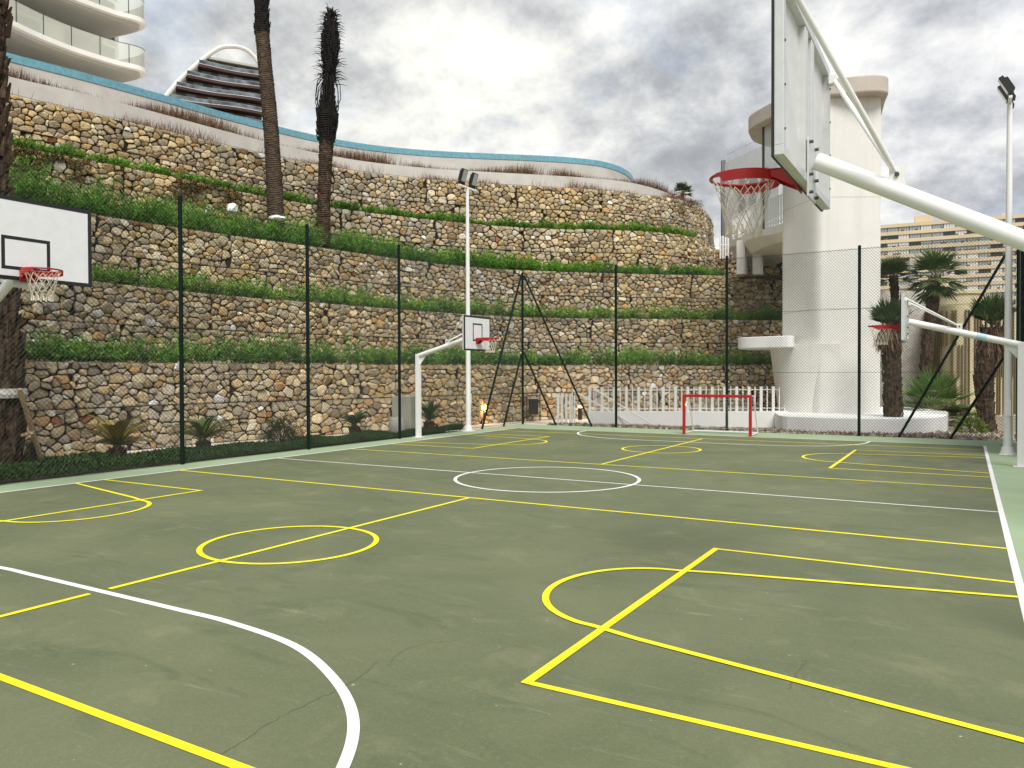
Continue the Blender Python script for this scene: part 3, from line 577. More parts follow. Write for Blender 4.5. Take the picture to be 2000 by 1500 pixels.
fence('chain_link_fence', (-12.03, 2.5), (-12.03, 21.05), [(-12.03, y) for y in (2.7, 5.75, 8.83, 11.89, 14.95, 17.99)], 'tall dark green chain-link fence between the court and the planted strip, at the left',
      [((-12.03, 18.7, 0), (-12.03, 21.0, FZ - .08)), ((-12.03, 19.9, 0), (-12.03, 21.0, 2.2))])
fence('chain_link_fence', (-12.0, 21.08), (1.02, 21.08), [(-12.03, 21.08), (-8.87, 21.08), (-5.62, 21.08), (-2.31, 21.08), (1.02, 21.08)], 'tall dark green chain-link fence across the far end of the court behind the goal',
      [((-9.65, 21.08, 0), (-11.97, 21.08, FZ - .08)), ((-10.85, 21.08, 0), (-11.97, 21.08, 2.25)), ((-1.42, 21.14, 0), (.95, 21.14, FZ - .1)), ((-.32, 21.14, 0), (.95, 21.14, 2.3))])
e = fence('chain_link_fence', (1.05, 9.0), (1.05, 21.0), [(1.05, 18.2), (1.05, 15.1), (1.05, 12)], 'dark fence covered with black windscreen cloth along the right side of the court')
b = MB(); ys = np.linspace(17.0, 20.7, 40); n = len(ys)
vs = [(1.10 + .03 * math.sin(i * .9), y, .1) for i, y in enumerate(ys)] + [(1.10 + .03 * math.sin(i * .7), y, FZ + .03 + .05 * math.sin(i * 1.3) * math.sin(i * .6)) for i, y in enumerate(ys)]
b.add(vs, [(i, i + 1, n + i + 1, n + i) for i in range(n - 1)]); o = b.build('windscreen', M['cloth'], e); o.modifiers.new('s', 'SOLIDIFY').thickness = .01

# ------------------------------------------------------------------ basketball hoops
def net(mb, c, r0, r1, h, cord=.0035, n=12, rows=5):
    for k in range(n):
        for sg in (1, -1):
            pts = []
            for i in range(rows * 2 + 1):
                t = i / (rows * 2); a = 2 * math.pi * (k + sg * .5 * rows * t) / n
                rr = r0 + (r1 - r0) * (t ** .7) + .012 * t * t; z = -h * t
                pts.append((c[0] + rr * math.cos(a), c[1] + rr * math.sin(a), c[2] + z))
            mb.tube(pts, cord, 4, False)
    for k in range(n):       # frayed thicker loops at the lower end
        a = 2 * math.pi * (k + .25) / n; rr = r1 + .012
        x, y = c[0] + rr * math.cos(a), c[1] + rr * math.sin(a)
        mb.tube([(x, y, c[2] - h * .86), (x * .0 + c[0] + (rr + .006) * math.cos(a + .05), c[1] + (rr + .006) * math.sin(a + .05), c[2] - h * 1.02)], [.006, .012], 5)
def hoop(label, loc, xb, hw, bz0, bz1, sq, zr, arm_z, arm_r, lug_x, post_top, post_w, group, steel=False, sticker=False, netr=.095, neth=.36):
    # local frame: post base at origin, court towards -x, board front at x = xb (<0)
    e = empty('basketball_hoop', loc, label, 'basketball hoop', group); e['_local'] = 1
    pw = post_w / 2
    pb = MB(); pb.box((-pw, -pw, 0), (pw, pw, post_top)); pb.box((-pw - .06, -pw - .06, 0), (pw + .06, pw + .06, .015)); pb.build('post', M['white'], e, bevel=.012)
    # sloping arm, with gusset at the elbow
    ab = MB(); ab.tube([(-.0, 0, post_top - arm_r * .9), (xb + .10, 0, arm_z)], arm_r, 24)
    sl = (arm_z - post_top) / (xb + .1)
    ab.add([(-pw, -.006, post_top - .28), (-pw, .006, post_top - .28), (-pw - .22, -.006, post_top - arm_r - sl * .22 * -1 * -1 - .0 + .22 * abs(sl)), (-pw - .22, .006, post_top - arm_r + .22 * abs(sl)), (-pw, -.006, post_top - arm_r), (-pw, .006, post_top - arm_r)],
           [(0, 2, 4), (1, 5, 3), (0, 1, 3, 2), (2, 3, 5, 4), (4, 5, 1, 0)])
    ao = ab.build('arm', M['white'], e, smooth=True)
    if sticker: MB().tube([(lug_x - -.25, 0, post_top - arm_r * .9 + (arm_z - post_top + arm_r * .9) * (lug_x + .25) / (xb + .1)), (lug_x + .40, 0, post_top - arm_r * .9 + (arm_z - post_top + arm_r * .9) * (lug_x + .40) / (xb + .1))], arm_r + .002, 24).build('sticker', M['sticker'], ao, smooth=True)
    # board
    th = .012; bd = MB(); bd.box((xb, -hw, bz0), (xb + th, hw, bz1)); bo = bd.build('backboard', M['board'], e)
    ln = MB(); t = .045 * (hw / .8) ** .5; f0 = xb - .002
    def fr(y0, y1, za, zb, t):
        ln.box((f0, y0, za), (xb + .001, y1, za + t)); ln.box((f0, y0, zb - t), (xb + .001, y1, zb)); ln.box((f0, y0, za + t), (xb + .001, y0 + t, zb - t)); ln.box((f0, y1 - t, za + t), (xb + .001, y1, zb - t))
    fr(-hw, hw, bz0, bz1, t); fr(-sq[0], sq[0], sq[1], sq[2], t * .9)
    for s in (-1, 1): ln.box((f0, s * (hw + .001) - .0015, bz0 - .002), (xb + th + .002, s * (hw + .001) + .0015, bz1 + .002))
    ln.box((f0, -hw, bz0 - .003), (xb + th, hw, bz0 - .0005)); ln.box((f0, -hw, bz1 + .0005), (xb + th, hw, bz1 + .003))
    ln.build('painted_lines', M['black'], bo)
    x0 = xb + th; x1 = xb + .062; fw = .055; fb = MB()
    i = .006
    fb.box((x0, -hw + i, bz0 + i), (x1, hw - i, bz0 + i + fw)); fb.box((x0, -hw + i, bz1 - i - fw), (x1, hw - i, bz1 - i))
    for s in (-1, 1):
        ya, yb = sorted((s * (hw - i), s * (hw - i - fw))); fb.box((x0, ya, bz0 + i + fw), (x1, yb, bz1 - i - fw))
        ya, yb = sorted((s * .06, s * .16)); fb.box((x0, ya, bz0 + i + fw), (x1 - .004, yb, bz1 - i - fw))
    fb.build('back_frame', M['aluminium'], bo, bevel=.003)
    pn = MB(); pn.box((x0 + .002, -hw + .05, bz0 + .05), (x0 + .006, hw - .05, bz1 - .05)); pn.build('back_panel', M['board_back'], bo)
    mp = MB(); mp.box((x1, -.13, arm_z - .24), (x1 + .012, .13, arm_z + .12)); mpo = mp.build('mounting_plate', M['aluminium'], e, bevel=.003)
    for s in (-1, 1):
        for z in (.10, -.10, -.21): MB().tube([(x1 + .012, s * .1, arm_z + z), (x1 + .034, s * .1, arm_z + z)], .011, 6).build('bolt', M['bolt'], mpo)
        if steel:
            for z in np.linspace(bz0 + .15, bz1 - .15, 4): MB().tube([(x1, s * (hw - .03), z), (x1 + .006, s * (hw - .03), z)], .007, 6).build('bolt', M['bolt'], e)
    # lug and two stays up to the board's upper corners
    fz = lambda x: post_top - arm_r * .9 + (arm_z - post_top + arm_r * .9) * x / (xb + .1)
    lz = fz(lug_x) + arm_r
    lg = MB(); lg.box((lug_x - .042, -.03, lz - .04), (lug_x + .042, -.018, lz + .095)); lg.box((lug_x - .042, .018, lz - .04), (lug_x + .042, .03, lz + .095)); lgo = lg.build('lug', M['white'], e); MB().tube([(lug_x, -.042, lz + .045), (lug_x, .042, lz + .045)], .014, 8).build('pin', M['bolt'], lgo)
    for s in (-1, 1):
        sb_ = MB(); p0 = (lug_x, s * .006, lz + .045); p1 = (x1 + .03, s * (hw - .06), bz1 - .10)
        sb_.tube([p0, tuple(np.array(p0) * .97 + np.array(p1) * .03), tuple(np.array(p0) * .9 + np.array(p1) * .1), p1], [.010, .012, .017, .017], 12)
        sb_.build('stay', M['white'], e, smooth=True)
        MB().box((x1, s * (hw - .06) - .03, bz1 - .13), (x1 + .045, s * (hw - .06) + .03, bz1 - .07)).build('stay_bracket', M['white'], e)
    # rim
    R = .212; c = (xb - .14 - R, 0, zr); rb = MB()
    rb.tube([(c[0] + R * math.cos(a), R * math.sin(a), zr) for a in np.linspace(0, 2 * math.pi, 57)[:-1]], .0105, 10, closed=True)
    # deep flange on the sides of the ring, tapering out towards its front
    K = 60; al = np.linspace(-2.25, 2.25, K); vs = []
    for a in al:
        hgt = .018 + .040 * (1 if abs(a) < 1.95 else max(0, 1 - (abs(a) - 1.95) / .12))
        for rr, z in ((R + .006, .008), (R + .012, .008), (R + .012, -hgt), (R + .006, -hgt)): vs.append((c[0] + rr * math.cos(a), rr * math.sin(a), zr + z))
    rb.add(vs, [(4 * i_ + k, 4 * i_ + (k + 1) % 4, 4 * i_ + 4 + (k + 1) % 4, 4 * i_ + 4 + k) for i_ in range(K - 1) for k in range(4)] + [(0, 3, 2, 1), (4 * K - 4, 4 * K - 3, 4 * K - 2, 4 * K - 1)])
    xe = c[0] + R * .86
    rb.prism([(xb - .004, -.09), (xb - .004, .09), (xe, .115), (c[0] + R * .995, .05), (c[0] + R * .995, -.05), (xe, -.115)], zr + .002, zr + .010)
    rb.box((xb - .010, -.085, zr - .13), (xb - .002, .085, zr + .012))
    for s in (-1, 1): rb.add([(xb - .004, s * .08, zr), (xb - .004, s * .08, zr - .12), (xe, s * .105, zr - .03), (xe, s * .105, zr), (xb - .004, s * .086, zr), (xb - .004, s * .086, zr - .12), (xe, s * .111, zr - .03), (xe, s * .111, zr)],
                             [(0, 1, 2, 3), (7, 6, 5, 4), (0, 4, 5, 1), (1, 5, 6, 2), (2, 6, 7, 3), (3, 7, 4, 0)])
    rb.build('rim', M['red'], e, smooth=True)
    nb = MB(); net(nb, (c[0], 0, zr - .012), R - .006, netr, neth); nb.build('net', M['net'], e)
    return e
h1 = hoop('nearest basketball hoop, seen from behind its board against the sky at upper right', (.86, 5.17, 0), -1.775, .83, 2.775, 3.79, (.29, 2.90, 3.31), 2.885, 2.93, .054, -1.22, 2.06, .14, 'basketball hoops round the court', steel=True)
h2 = copy_tree(h1); h2.location = (-11.87, 5.22, 0); h2.rotation_euler = (0, 0, math.pi); h2['label'] = 'near left basketball hoop with big white board, cut off by the left edge'
h3 = hoop('small far right basketball hoop in front of the palms, seen from its side', (.80, 15.5, 0), -1.785, .57, 2.15, 2.97, (.21, 2.38, 2.80), 2.44, 2.50, .058, -.90, 2.10, .11, 'basketball hoops round the court', sticker=True, netr=.09, neth=.32)
h4 = copy_tree(h3); h4.location = (-11.87, 15.5, 0); h4.rotation_euler = (0, 0, math.pi); h4['label'] = 'small far left basketball hoop in front of the stone walls, beside the white lamp post'
h4['group'] = h3['group']
for ch in list(h4.children_recursive):
    if ch.name.startswith('sticker'): bpy.data.objects.remove(ch)

# ------------------------------------------------------------------ goal
e = empty('football_goal', (-5.49, 19.6, 0), 'small goal with red front frame and white net at the far end', 'goal')
g0, g1, gy0, gh = -6.34, -4.64, 19.6, 1.045
MB().box((g0 - .035, gy0 - .035, 0), (g0 + .035, gy0 + .035, gh)).build('goalpost', M['red'], e, bevel=.012)
MB().box((g1 - .035, gy0 - .035, 0), (g1 + .035, gy0 + .035, gh)).build('goalpost', M['red'], e, bevel=.012)
MB().box((g0 + .036, gy0 - .034, gh - .072), (g1 - .036, gy0 + .034, gh - .002)).build('crossbar', M['red'], e, bevel=.012)
b = MB()
for x in (g0, g1): b.tube([(x, gy0 + .03, gh - .03), (x, gy0 + .35, gh - .03), (x, gy0 + .8, .04), (x, gy0 + .02, .035)], .018, 8)
b.tube([(g0, gy0 + .8, .04), (g1, gy0 + .8, .04)], .028, 8); b.build('rear_frame', M['white'], e, smooth=True)
b = MB()
for i in range(18):
    x = g0 + .03 + (g1 - g0 - .06) * i / 17; b.tube([(x, gy0 + .03, gh - .04), (x, gy0 + .34, gh - .05), (x, gy0 + .78, .05)], .0022, 3, False)
for i in range(12):
    t = i / 11; y, z = (gy0 + .34 + .44 * t, gh - .05 - (gh - .1) * t); b.tube([(g0, y, z), (g1, y, z)], .0022, 3, False)
    for x in (g0, g1): b.tube([(x, gy0 + .03, z), (x, y, z)], .0022, 3, False)
b.build('net', M['white'], e)

# ------------------------------------------------------------------ lamp posts
def lamp_post(label, loc, face, tilt=25):
    e = empty('lamp_post', loc, label, 'lamp post', 'floodlight posts beside the court'); e['_local'] = 1
    b = MB(); b.tube([(0, 0, 0), (0, 0, 1.3), (0, 0, 6.75)], [.078, .070, .045], 20); b.build('pole', M['white'], e, smooth=True)
    b = MB(); b.lathe((0, 0, 0), [(.15, 0), (.15, .012), (.12, .02), (.10, .15)], 20); b.box((-.14, -.14, .001), (.14, .14, .014))
    for sx in (-1, 1):
        for sy in (-1, 1): b.tube([(sx * .11, sy * .11, .012), (sx * .11, sy * .11, .06)], .01, 6)
    b.build('base_flange', M['white'], e)
    MB().box((-.05, -.090, .75), (.05, -.068, 1.05)).build('access_hatch', M['white'], e, bevel=.004)
    MB().box((-.03, -.42, 6.73), (.03, .42, 6.78)).build('crossbar', M['white'], e, bevel=.005)
    for s in (-1, 1):
        b = MB(); rt = Matrix.Rotation(math.radians(tilt), 3, 'Y')
        def tr(p): v = rt @ Vector(p); return (v.x + .02, v.y + s * .26, v.z + 6.84)
        for a_, c_ in (((-.04, -.11, .0), (.04, .11, .38)), ((.04, -.09, .05), (.07, .09, .33))):
            o = len(b.v); b.box(a_, c_); b.v[o:] = [tr(p) for p in b.v[o:]]
        for k in range(6):
            o = len(b.v); b.box((.07, -.08 + k * .03, .06), (.095, -.073 + k * .03, .32)); b.v[o:] = [tr(p) for p in b.v[o:]]
        o = len(b.v); b.box((-.02, -.14, -.10), (.02, .14, .02)); b.v[o:] = [tr(p) for p in b.v[o:]]
        fl = b.build('floodlight', M['black'], e)
        l = MB(); l.box((-.046, -.09, .05), (-.0405, .09, .36)); l.v = [tr(p) for p in l.v]; l.build('lens', M['lens'], fl)
    e.rotation_euler = (0, 0, face); return e
lamp_post('white floodlight post at the right, behind the small far hoop, with two black floodlights', (.70, 17.66, 0), 0, -28)
lamp_post('white floodlight post at the left, in front of the stone walls behind the small hoop', (-11.94, 17.86, 0), math.pi, -18)

# ------------------------------------------------------------------ palms
def trunk(mb, pts, radii, ring=.045, amp=.08, seed=0, n=20):
    r = np.random.default_rng(seed); P = cr(pts, 8); d = np.concatenate([[0], np.cumsum(np.linalg.norm(np.diff(P, axis=0), axis=1))]); L = d[-1]; m = int(L / ring) * 2
    s = np.linspace(0, L, m); C = np.stack([np.interp(s, d, P[:, i]) for i in range(3)], 1); R = np.interp(s / L, np.linspace(0, 1, len(radii)), radii)
    vs = []
    for i in range(m):
        for k in range(n):
            a = 2 * math.pi * k / n; rr = R[i] * (1 + (amp if i % 2 else -amp * .4) * r.uniform(.3, 1.3) + r.normal(0, .012)); vs.append((C[i, 0] + rr * math.cos(a), C[i, 1] + rr * math.sin(a), C[i, 2] + .25 * ring * math.sin(2 * a + i * .2)))
    fs = [(i * n + k, i * n + (k + 1) % n, (i + 1) * n + (k + 1) % n, (i + 1) * n + k) for i in range(m - 1) for k in range(n)] + [tuple((m - 1) * n + k for k in range(n))]
    mb.add(vs, fs); return C, R
def boots(mb, C, R, sp=.11, per=9, ln=.12, out=.06, w=.09, seed=0, up=1.0, s0=0., s1=1.):
    r = np.random.default_rng(seed); d = np.concatenate([[0], np.cumsum(np.linalg.norm(np.diff(C, axis=0), axis=1))]); L = d[-1]; k = 0; s = L * s0
    while s < L * s1:
        c = [np.interp(s, d, C[:, i]) for i in range(3)]; rr = np.interp(s, d, R)
        for j in range(per):
            a = 2 * math.pi * (j + .5 * (k % 2) + r.uniform(-.15, .15)) / per; u = np.array([math.cos(a), math.sin(a), 0]); t = np.array([-math.sin(a), math.cos(a), 0]); l = ln * r.uniform(.5, 1.3); oo = out * r.uniform(.2, 1.9); ww = w * r.uniform(.7, 1.2)
            b0 = np.array(c) + u * rr * .93; tip = b0 + u * oo + np.array([0, 0, l * up]); z = np.array([0, 0, l * .15])
            vs = [b0 - t * ww / 2 - z, b0 + t * ww / 2 - z, b0 + u * oo * .7 - z * 1.2, tip - t * ww * .22, tip + t * ww * .22, tip - u * .03]
            mb.add(vs, [(0, 2, 3), (2, 1, 4), (2, 4, 3), (3, 4, 5), (0, 3, 5), (4, 1, 5)])
        s += sp; k += 1
def fan_crown(name, top, nl, rad, pet, seed, parent, lo=-.5, hi=1.3, col=((.035, .075, .02), (.10, .16, .045)), segs=20, droop=.25, az_range=(0, 2 * math.pi), fold=.25):
    r = np.random.default_rng(seed); B = []; D = []; Ls = []; Ws = []; Sd = []; Cc = []; st = MB(); c0, c1 = np.array(col[0]), np.array(col[1])
    for i in range(nl):
        az = az_range[0] + (az_range[1] - az_range[0]) * ((i * .381966) % 1) + r.uniform(-.2, .2); el = lo + (hi - lo) * (i / max(1, nl - 1)) + r.uniform(-.12, .12)
        d = np.array([math.cos(el) * math.cos(az), math.cos(el) * math.sin(az), math.sin(el)]); pl = pet * r.uniform(.8, 1.15); h = np.array(top) + d * pl
        side = np.cross(d, [0, 0, 1.]); side /= np.linalg.norm(side) + 1e-9; nrm = np.cross(side, d); st.tube([top, tuple(h)], .011, 4, False); k0 = r.uniform(0, 1)
        for j in range(segs):
            a = (j / (segs - 1) - .5) * 2.5 ; dd = d * math.cos(a) + side * math.sin(a); dd = dd + nrm * fold * abs(math.sin(a)) * .6; dd[2] -= droop * r.uniform(.5, 1.3); dd /= np.linalg.norm(dd)
            B.append(h - d * .02); D.append(dd); Ls.append(rad * (1 - .22 * abs(a) / 1.25) * r.uniform(.88, 1.08)); Ws.append(rad * .115); s_ = np.cross(dd, nrm + r.normal(0, .15, 3)); Sd.append(s_ / (np.linalg.norm(s_) + 1e-9)); k = .6 * k0 + .4 * r.uniform(); Cc.append(c0 * (1 - k) + c1 * k)
    V, T, C = leaves(np.array(B), np.array(D), np.array(Ls), np.array(Ws), np.array(Sd), np.array(Cc)); o = np_mesh(name, V, None, T, M['leaf'], C, parent)
    st.build('petioles', mat('petiole', (.16, .15, .05), .7), parent); return o
# big shaggy trunk at the left edge
p = onZ((2, 915), 0); e = empty('palm_tree', (p[0], p[1], 0), 'thick shaggy palm trunk cut off by the left edge, held by a timber prop', 'palm tree', 'palms round the court')
dA = 13.2; b = MB(); top = onD((-12, 0), dA)
C_, R_ = trunk(b, [(p[0], p[1], -.1), tuple(onD((0, 700), dA)), tuple(onD((-12, 560), dA)), tuple(onD((-22, 400), dA)), tuple(onD((-20, 150), dA)), tuple(onD((-18, -430), dA))], [.30, .28, .25, .20, .19, .19, .19], .12, .04, 3)
b.build('trunk', M['bark'], e); b = MB(); boots(b, C_, R_, .10, 7, .26, .09, .13, 4); boots(b, C_, R_, .15, 6, .34, .05, .06, 44); b.build('leaf_bases', M['bark'], e)
b = MB(); c = onD((5, 768), dA); b.lathe((c[0], c[1], c[2] - .08), [(.36, 0), (.375, .06), (.36, .16)], 20); b.build('strap', M['strap'], e)
fan_crown('crown', tuple(onD((-14, -420), dA)), 26, .9, 1.0, 61, e)
b = MB(); b.bar(tuple(onD((38, 760), 13.0)), tuple(onZ((84, 908), 0)), .06, .06); b.bar(tuple(onD((62, 845), 12.9)), tuple(onD((44, 850), 13.1)), .05, .05)
tag(b.build('timber_prop', M['timber']), 'slanting timber prop leaning against the shaggy palm at the left edge', 'prop')
p2 = onZ((66, 903), 0); b = MB(); b.box((p2[0] - .09, p2[1] - .09, 0), (p2[0] + .09, p2[1] + .09, .36)); e2 = tag(b.build('bollard_light', M['black'], bevel=.01), 'short black bollard at the foot of the shaggy palm at the left edge', 'bollard light', 'black bollard lights')
# tall ringed palm
pb_ = onD((540, 482), 24.3); e = empty('palm_tree', tuple(pb_), 'tall bare palm with grey ringed trunk running out of the top of the photo', 'palm tree', 'palms round the court')
b = MB(); C_, R_ = trunk(b, [tuple(onD((541, 490), 24.3)), tuple(onD((537, 380), 24.3)), tuple(onD((529, 250), 24.3)), tuple(onD((517, 120), 24.3)), tuple(onD((512, 62), 24.3))], [.27, .25, .23, .225, .21, .21], .055, .09, 8); b.build('trunk', M['bark_grey'], e)
b = MB(); C_, R_ = trunk(b, [tuple(onD((512, 66), 24.3)), tuple(onD((511, 0), 24.3)), tuple(onD((511, -90), 24.3))], [.215, .19, .18, .17], .07, .12, 9); boots(b, C_, R_, .12, 9, .16, .05, .08, 5); b.build('fibre_top', M['bark_black'], e)
# dead trimmed palm
dC = 25.0; e = empty('palm_tree', tuple(onD((632, 475), dC)), 'dead palm with a dark trimmed crown of short bristly frond stubs', 'palm tree', 'palms round the court')
b = MB(); C_, R_ = trunk(b, [tuple(onD((630, 480), dC)), tuple(onD((633, 380), dC)), tuple(onD((638, 270), dC))], [.24, .20, .20, .22], .06, .12, 10); boots(b, C_, R_, .13, 8, .12, .03, .08, 6); b.build('trunk', M['bark'], e)
b = MB(); C_, R_ = trunk(b, [tuple(onD((638, 280), dC)), tuple(onD((639, 240), dC)), tuple(onD((640, 205), dC)), tuple(onD((643, 160), dC)), tuple(onD((646, 90), dC)), tuple(onD((645, 22), dC))], [.22, .30, .31, .20, .13, .13, .20, .25, .24, .16, .03], .07, .1, 11)
boots(b, C_, R_, .10, 9, .20, .06, .07, 7); b.build('fibre_head', M['bark_black'], e)
r = np.random.default_rng(13); b = MB()
for i in range(430):      # bristles
    t = r.uniform(0, 1); y = 165 - 140 * t; c = onD((643 + 3 * t, y), dC); a = r.uniform(0, 6.28); el = r.uniform(-.3, 1.2); l = r.uniform(.25, .62) * (1 - .45 * t); d = np.array([math.cos(el) * math.cos(a), math.cos(el) * math.sin(a), math.sin(el)])
    q = c + d * .12; b.tube([tuple(q), tuple(q + d * l * .6 + np.array([0, 0, .02])), tuple(q + d * l + np.array([0, 0, -.03]))], [.014, .010, .003], 4, False)
for i in range(26):       # hanging cords of old fronds
    a = r.uniform(0, 6.28); rr = r.uniform(.12, .30); q0 = onD((643, 150 + r.uniform(-10, 10)), dC); q1 = onD((640, 232 + r.uniform(-12, 15)), dC); u = np.array([math.cos(a), math.sin(a), 0])
    b.tube([tuple(q0 + u * .16), tuple(q0 * .75 + q1 * .25 + u * (rr + .1)), tuple(q0 * .4 + q1 * .6 + u * (rr + .14)), tuple(q1 + u * .2)], .013, 4, False)
b.build('frond_stubs', M['bark_black'], e)
# white stone at the foot of the palms, white block on the fourth wall
def rock(name, c, s, seed, label, m):
    r = np.random.default_rng(seed); b = MB(); n = 12; vs = []; 
    for i in range(7):
        ph = math.pi * i / 6
        for k in range(n): a = 2 * math.pi * k / n; q = r.uniform(.82, 1.12); vs.append((c[0] + s[0] * q * math.sin(ph) * math.cos(a), c[1] + s[1] * q * math.sin(ph) * math.sin(a), c[2] + s[2] * q * math.cos(ph)))
    b.add(vs, [(i * n + k, i * n + (k + 1) % n, (i + 1) * n + (k + 1) % n, (i + 1) * n + k)[::-1] for i in range(6) for k in range(n)]); tag(b.build(name, m), label, 'rock', 'white rocks on the terraces')
c = onD((454, 408), 23.4); rock('rock', c, (.17, .17, .17), 1, 'angular white rock standing up among the grass left of the ringed palm', M['whitewall'])
c = onD((541, 427), 23.6); rock('rock', c, (.27, .25, .09), 2, 'flat white rock lying at the foot of the ringed palm', M['whitewall'])

# right-hand palms
def small_palm(label, base, dep, toppx, r0, r1, crown, seed, mid=None, skirt=0):
    e = empty('palm_tree', tuple(base), label, 'palm tree', 'palms round the court'); b = MB(); top = onD(toppx, dep)
    pts = [tuple(np.array(base) - [0, 0, .1])] + ([tuple(onD(mid, dep))] if mid else []) + [tuple(top)]
    r0 *= .84; r1 *= .84; C_, R_ = trunk(b, pts, [r0, r0 * .92, (r0 + r1) / 2, r1], .12, .05, seed); boots(b, C_, R_, .08, 8, .17, .05, .09, seed); b.build('trunk', M['bark'], e)
    if skirt:
        r = np.random.default_rng(seed); n = 500; a = r.uniform(0, 6.28, n); t = r.uniform(0, 1, n); bs = np.c_[top[0] + r1 * 1.0 * np.cos(a), top[1] + r1 * np.sin(a), top[2] - skirt * t * .6]; d = np.c_[np.cos(a) * .35, np.sin(a) * .35, -np.ones(n)] + r.normal(0, .15, (n, 3)); d /= np.linalg.norm(d, axis=1, keepdims=True)
        V, T, C = leaves(bs, d, r.uniform(.2, .5, n), np.full(n, .03), rand_side(r, d), np.array([(.15, .085, .045), (.09, .05, .028), (.20, .13, .07)])[r.integers(0, 3, n)]); np_mesh('dry_skirt', V, None, T, M['leaf'], C, e)
    fan_crown('crown', tuple(top + np.array([0, 0, .05])), parent=e, seed=seed, **crown); return e
bD = onZ((1745, 843), 0); dD = float(np.dot(bD - CAM, FW))
small_palm('stocky palm trunk by the tower, its clipped crown just behind the small far right rim', bD, dD, (1736, 640), .24, .20, dict(nl=26, rad=.62, pet=.22, lo=.55, hi=1.5, droop=.02, segs=14), 71, mid=(1742, 740), skirt=.5)
small_palm('slim palm directly behind the stocky clipped palm beside the tower, with a small tufted crown', (onD((1752, 800), 29)[0], onD((1752, 800), 29)[1], 0), 29, (1745, 545), .17, .13, dict(nl=26, rad=.62, pet=.35, lo=-.2, hi=1.4, droop=.05), 72, mid=(1748, 600))
small_palm('tall palm with a wide drooping fan crown between the slim palm and the lamp post', (onD((1800, 800), 27)[0], onD((1800, 800), 27)[1], 0), 27, (1827, 545), .19, .18, dict(nl=30, rad=.70, pet=.58, lo=-.8, hi=1.3, droop=.30, col=((.03, .07, .018), (.14, .20, .05))), 73, mid=(1806, 735))
bF = onZ((1928, 842), 0); dF = float(np.dot(bF - CAM, FW))
small_palm('rightmost palm, thick with a brown skirt, just left of the white lamp post', bF, dF, (1938, 640), .24, .26, dict(nl=26, rad=.75, pet=.25, lo=.6, hi=1.5, droop=.0, segs=14), 74, mid=(1922, 740), skirt=1.1)
e = empty('fan_palm_bush', tuple(onZ((1815, 840), 0)), 'low bushy fan palm growing behind the white plinth of the tower', 'fan palm')
c = onD((1822, 815), 24.6); fan_crown('fronds', (c[0], c[1], .25), 30, .72, .85, 75, e, lo=-.05, hi=1.35, droop=.22, col=((.05, .12, .025), (.18, .28, .07)), segs=16)
fan_crown('dry_fronds', (c[0] + .6, c[1] - .2, .15), 16, .5, .4, 76, e, lo=-.1, hi=.7, droop=.2, col=((.10, .08, .03), (.16, .12, .05)))
# tiny palm on top of the terraces
c = onD((1333, 378), 37.5); e = empty('palm_tree', (c[0], c[1], c[2] - 1), 'tiny distant palm head showing above the right end of the topmost stone wall', 'palm tree', 'palms round the court')
b = MB(); b.tube([(c[0], c[1], c[2] - .5), tuple(c)], .1, 8); b.build('trunk', M['bark'], e); fan_crown('crown', tuple(c), 22, .38, .3, 77, e, lo=-.3, hi=1.4, col=((.05, .08, .03), (.13, .17, .07)))

# leafy bushes (rounded clumps of leaves on stems)
def bush(name, c, s, n, seed, label, cat, col, leafl=(.05, .1), lw=.025, group=None):
    r = np.random.default_rng(seed); d = r.normal(size=(n, 3)); d[:, 2] = np.abs(d[:, 2]); d /= np.linalg.norm(d, axis=1, keepdims=True); q = d * r.uniform(.35, 1, (n, 1)) ** .6 * np.array(s) * (1 + .2 * np.sin(d[:, :1] * 7 + seed)); ld = d + r.normal(0, .5, (n, 3)); ld /= np.linalg.norm(ld, axis=1, keepdims=True)
    k = r.uniform(0, 1, (n, 1)); C0 = np.array(col[0]) * (1 - k) + np.array(col[1]) * k; V, T, C = leaves(q + np.array(c), ld, r.uniform(*leafl, n), np.full(n, lw), rand_side(r, ld), C0)
    e = empty(name, tuple(c), label, cat, group); np_mesh('foliage', V, None, T, M['leaf'], C, e); b = MB()
    for i in range(7): a = r.uniform(0, 6.28); b.tube([tuple(c), (c[0] + s[0] * .5 * math.cos(a), c[1] + s[1] * .5 * math.sin(a), c[2] + s[2] * .75)], [.014, .006], 5)
    b.build('stems', M['bark'], e); return e
c = onZ((550, 872), 0); bush('shrub', (c[0], c[1], .03), (.42, .42, .62), 2600, 81, 'dark feathery shrub in the planted strip, with a few dry yellow stems', 'shrub', ((.015, .03, .01), (.045, .07, .02)), (.05, .12), .014)
c = onZ((1897, 846), 0); bush('shrub', (c[0], c[1], 0), (.35, .3, .5), 900, 82, 'yellow-green shrub at the foot of the rightmost palm', 'shrub', ((.10, .16, .02), (.2, .26, .04)), (.08, .16), .02)
c = onD((1733, 710), 27.5); bush('shrub', (c[0], c[1], c[2] - .1), (.35, .35, .2), 500, 83, 'small green shrub peeping out between the tower and the stocky palm', 'shrub', ((.06, .14, .02), (.14, .24, .04)), (.06, .12), .03)
c = onD((1348, 392), 34.2); bush('shrub', (c[0], c[1], c[2] - .3), (.5, .5, .35), 600, 84, 'small olive-brown shrub on the right end of the topmost stone wall', 'shrub', ((.08, .08, .03), (.14, .12, .05)))

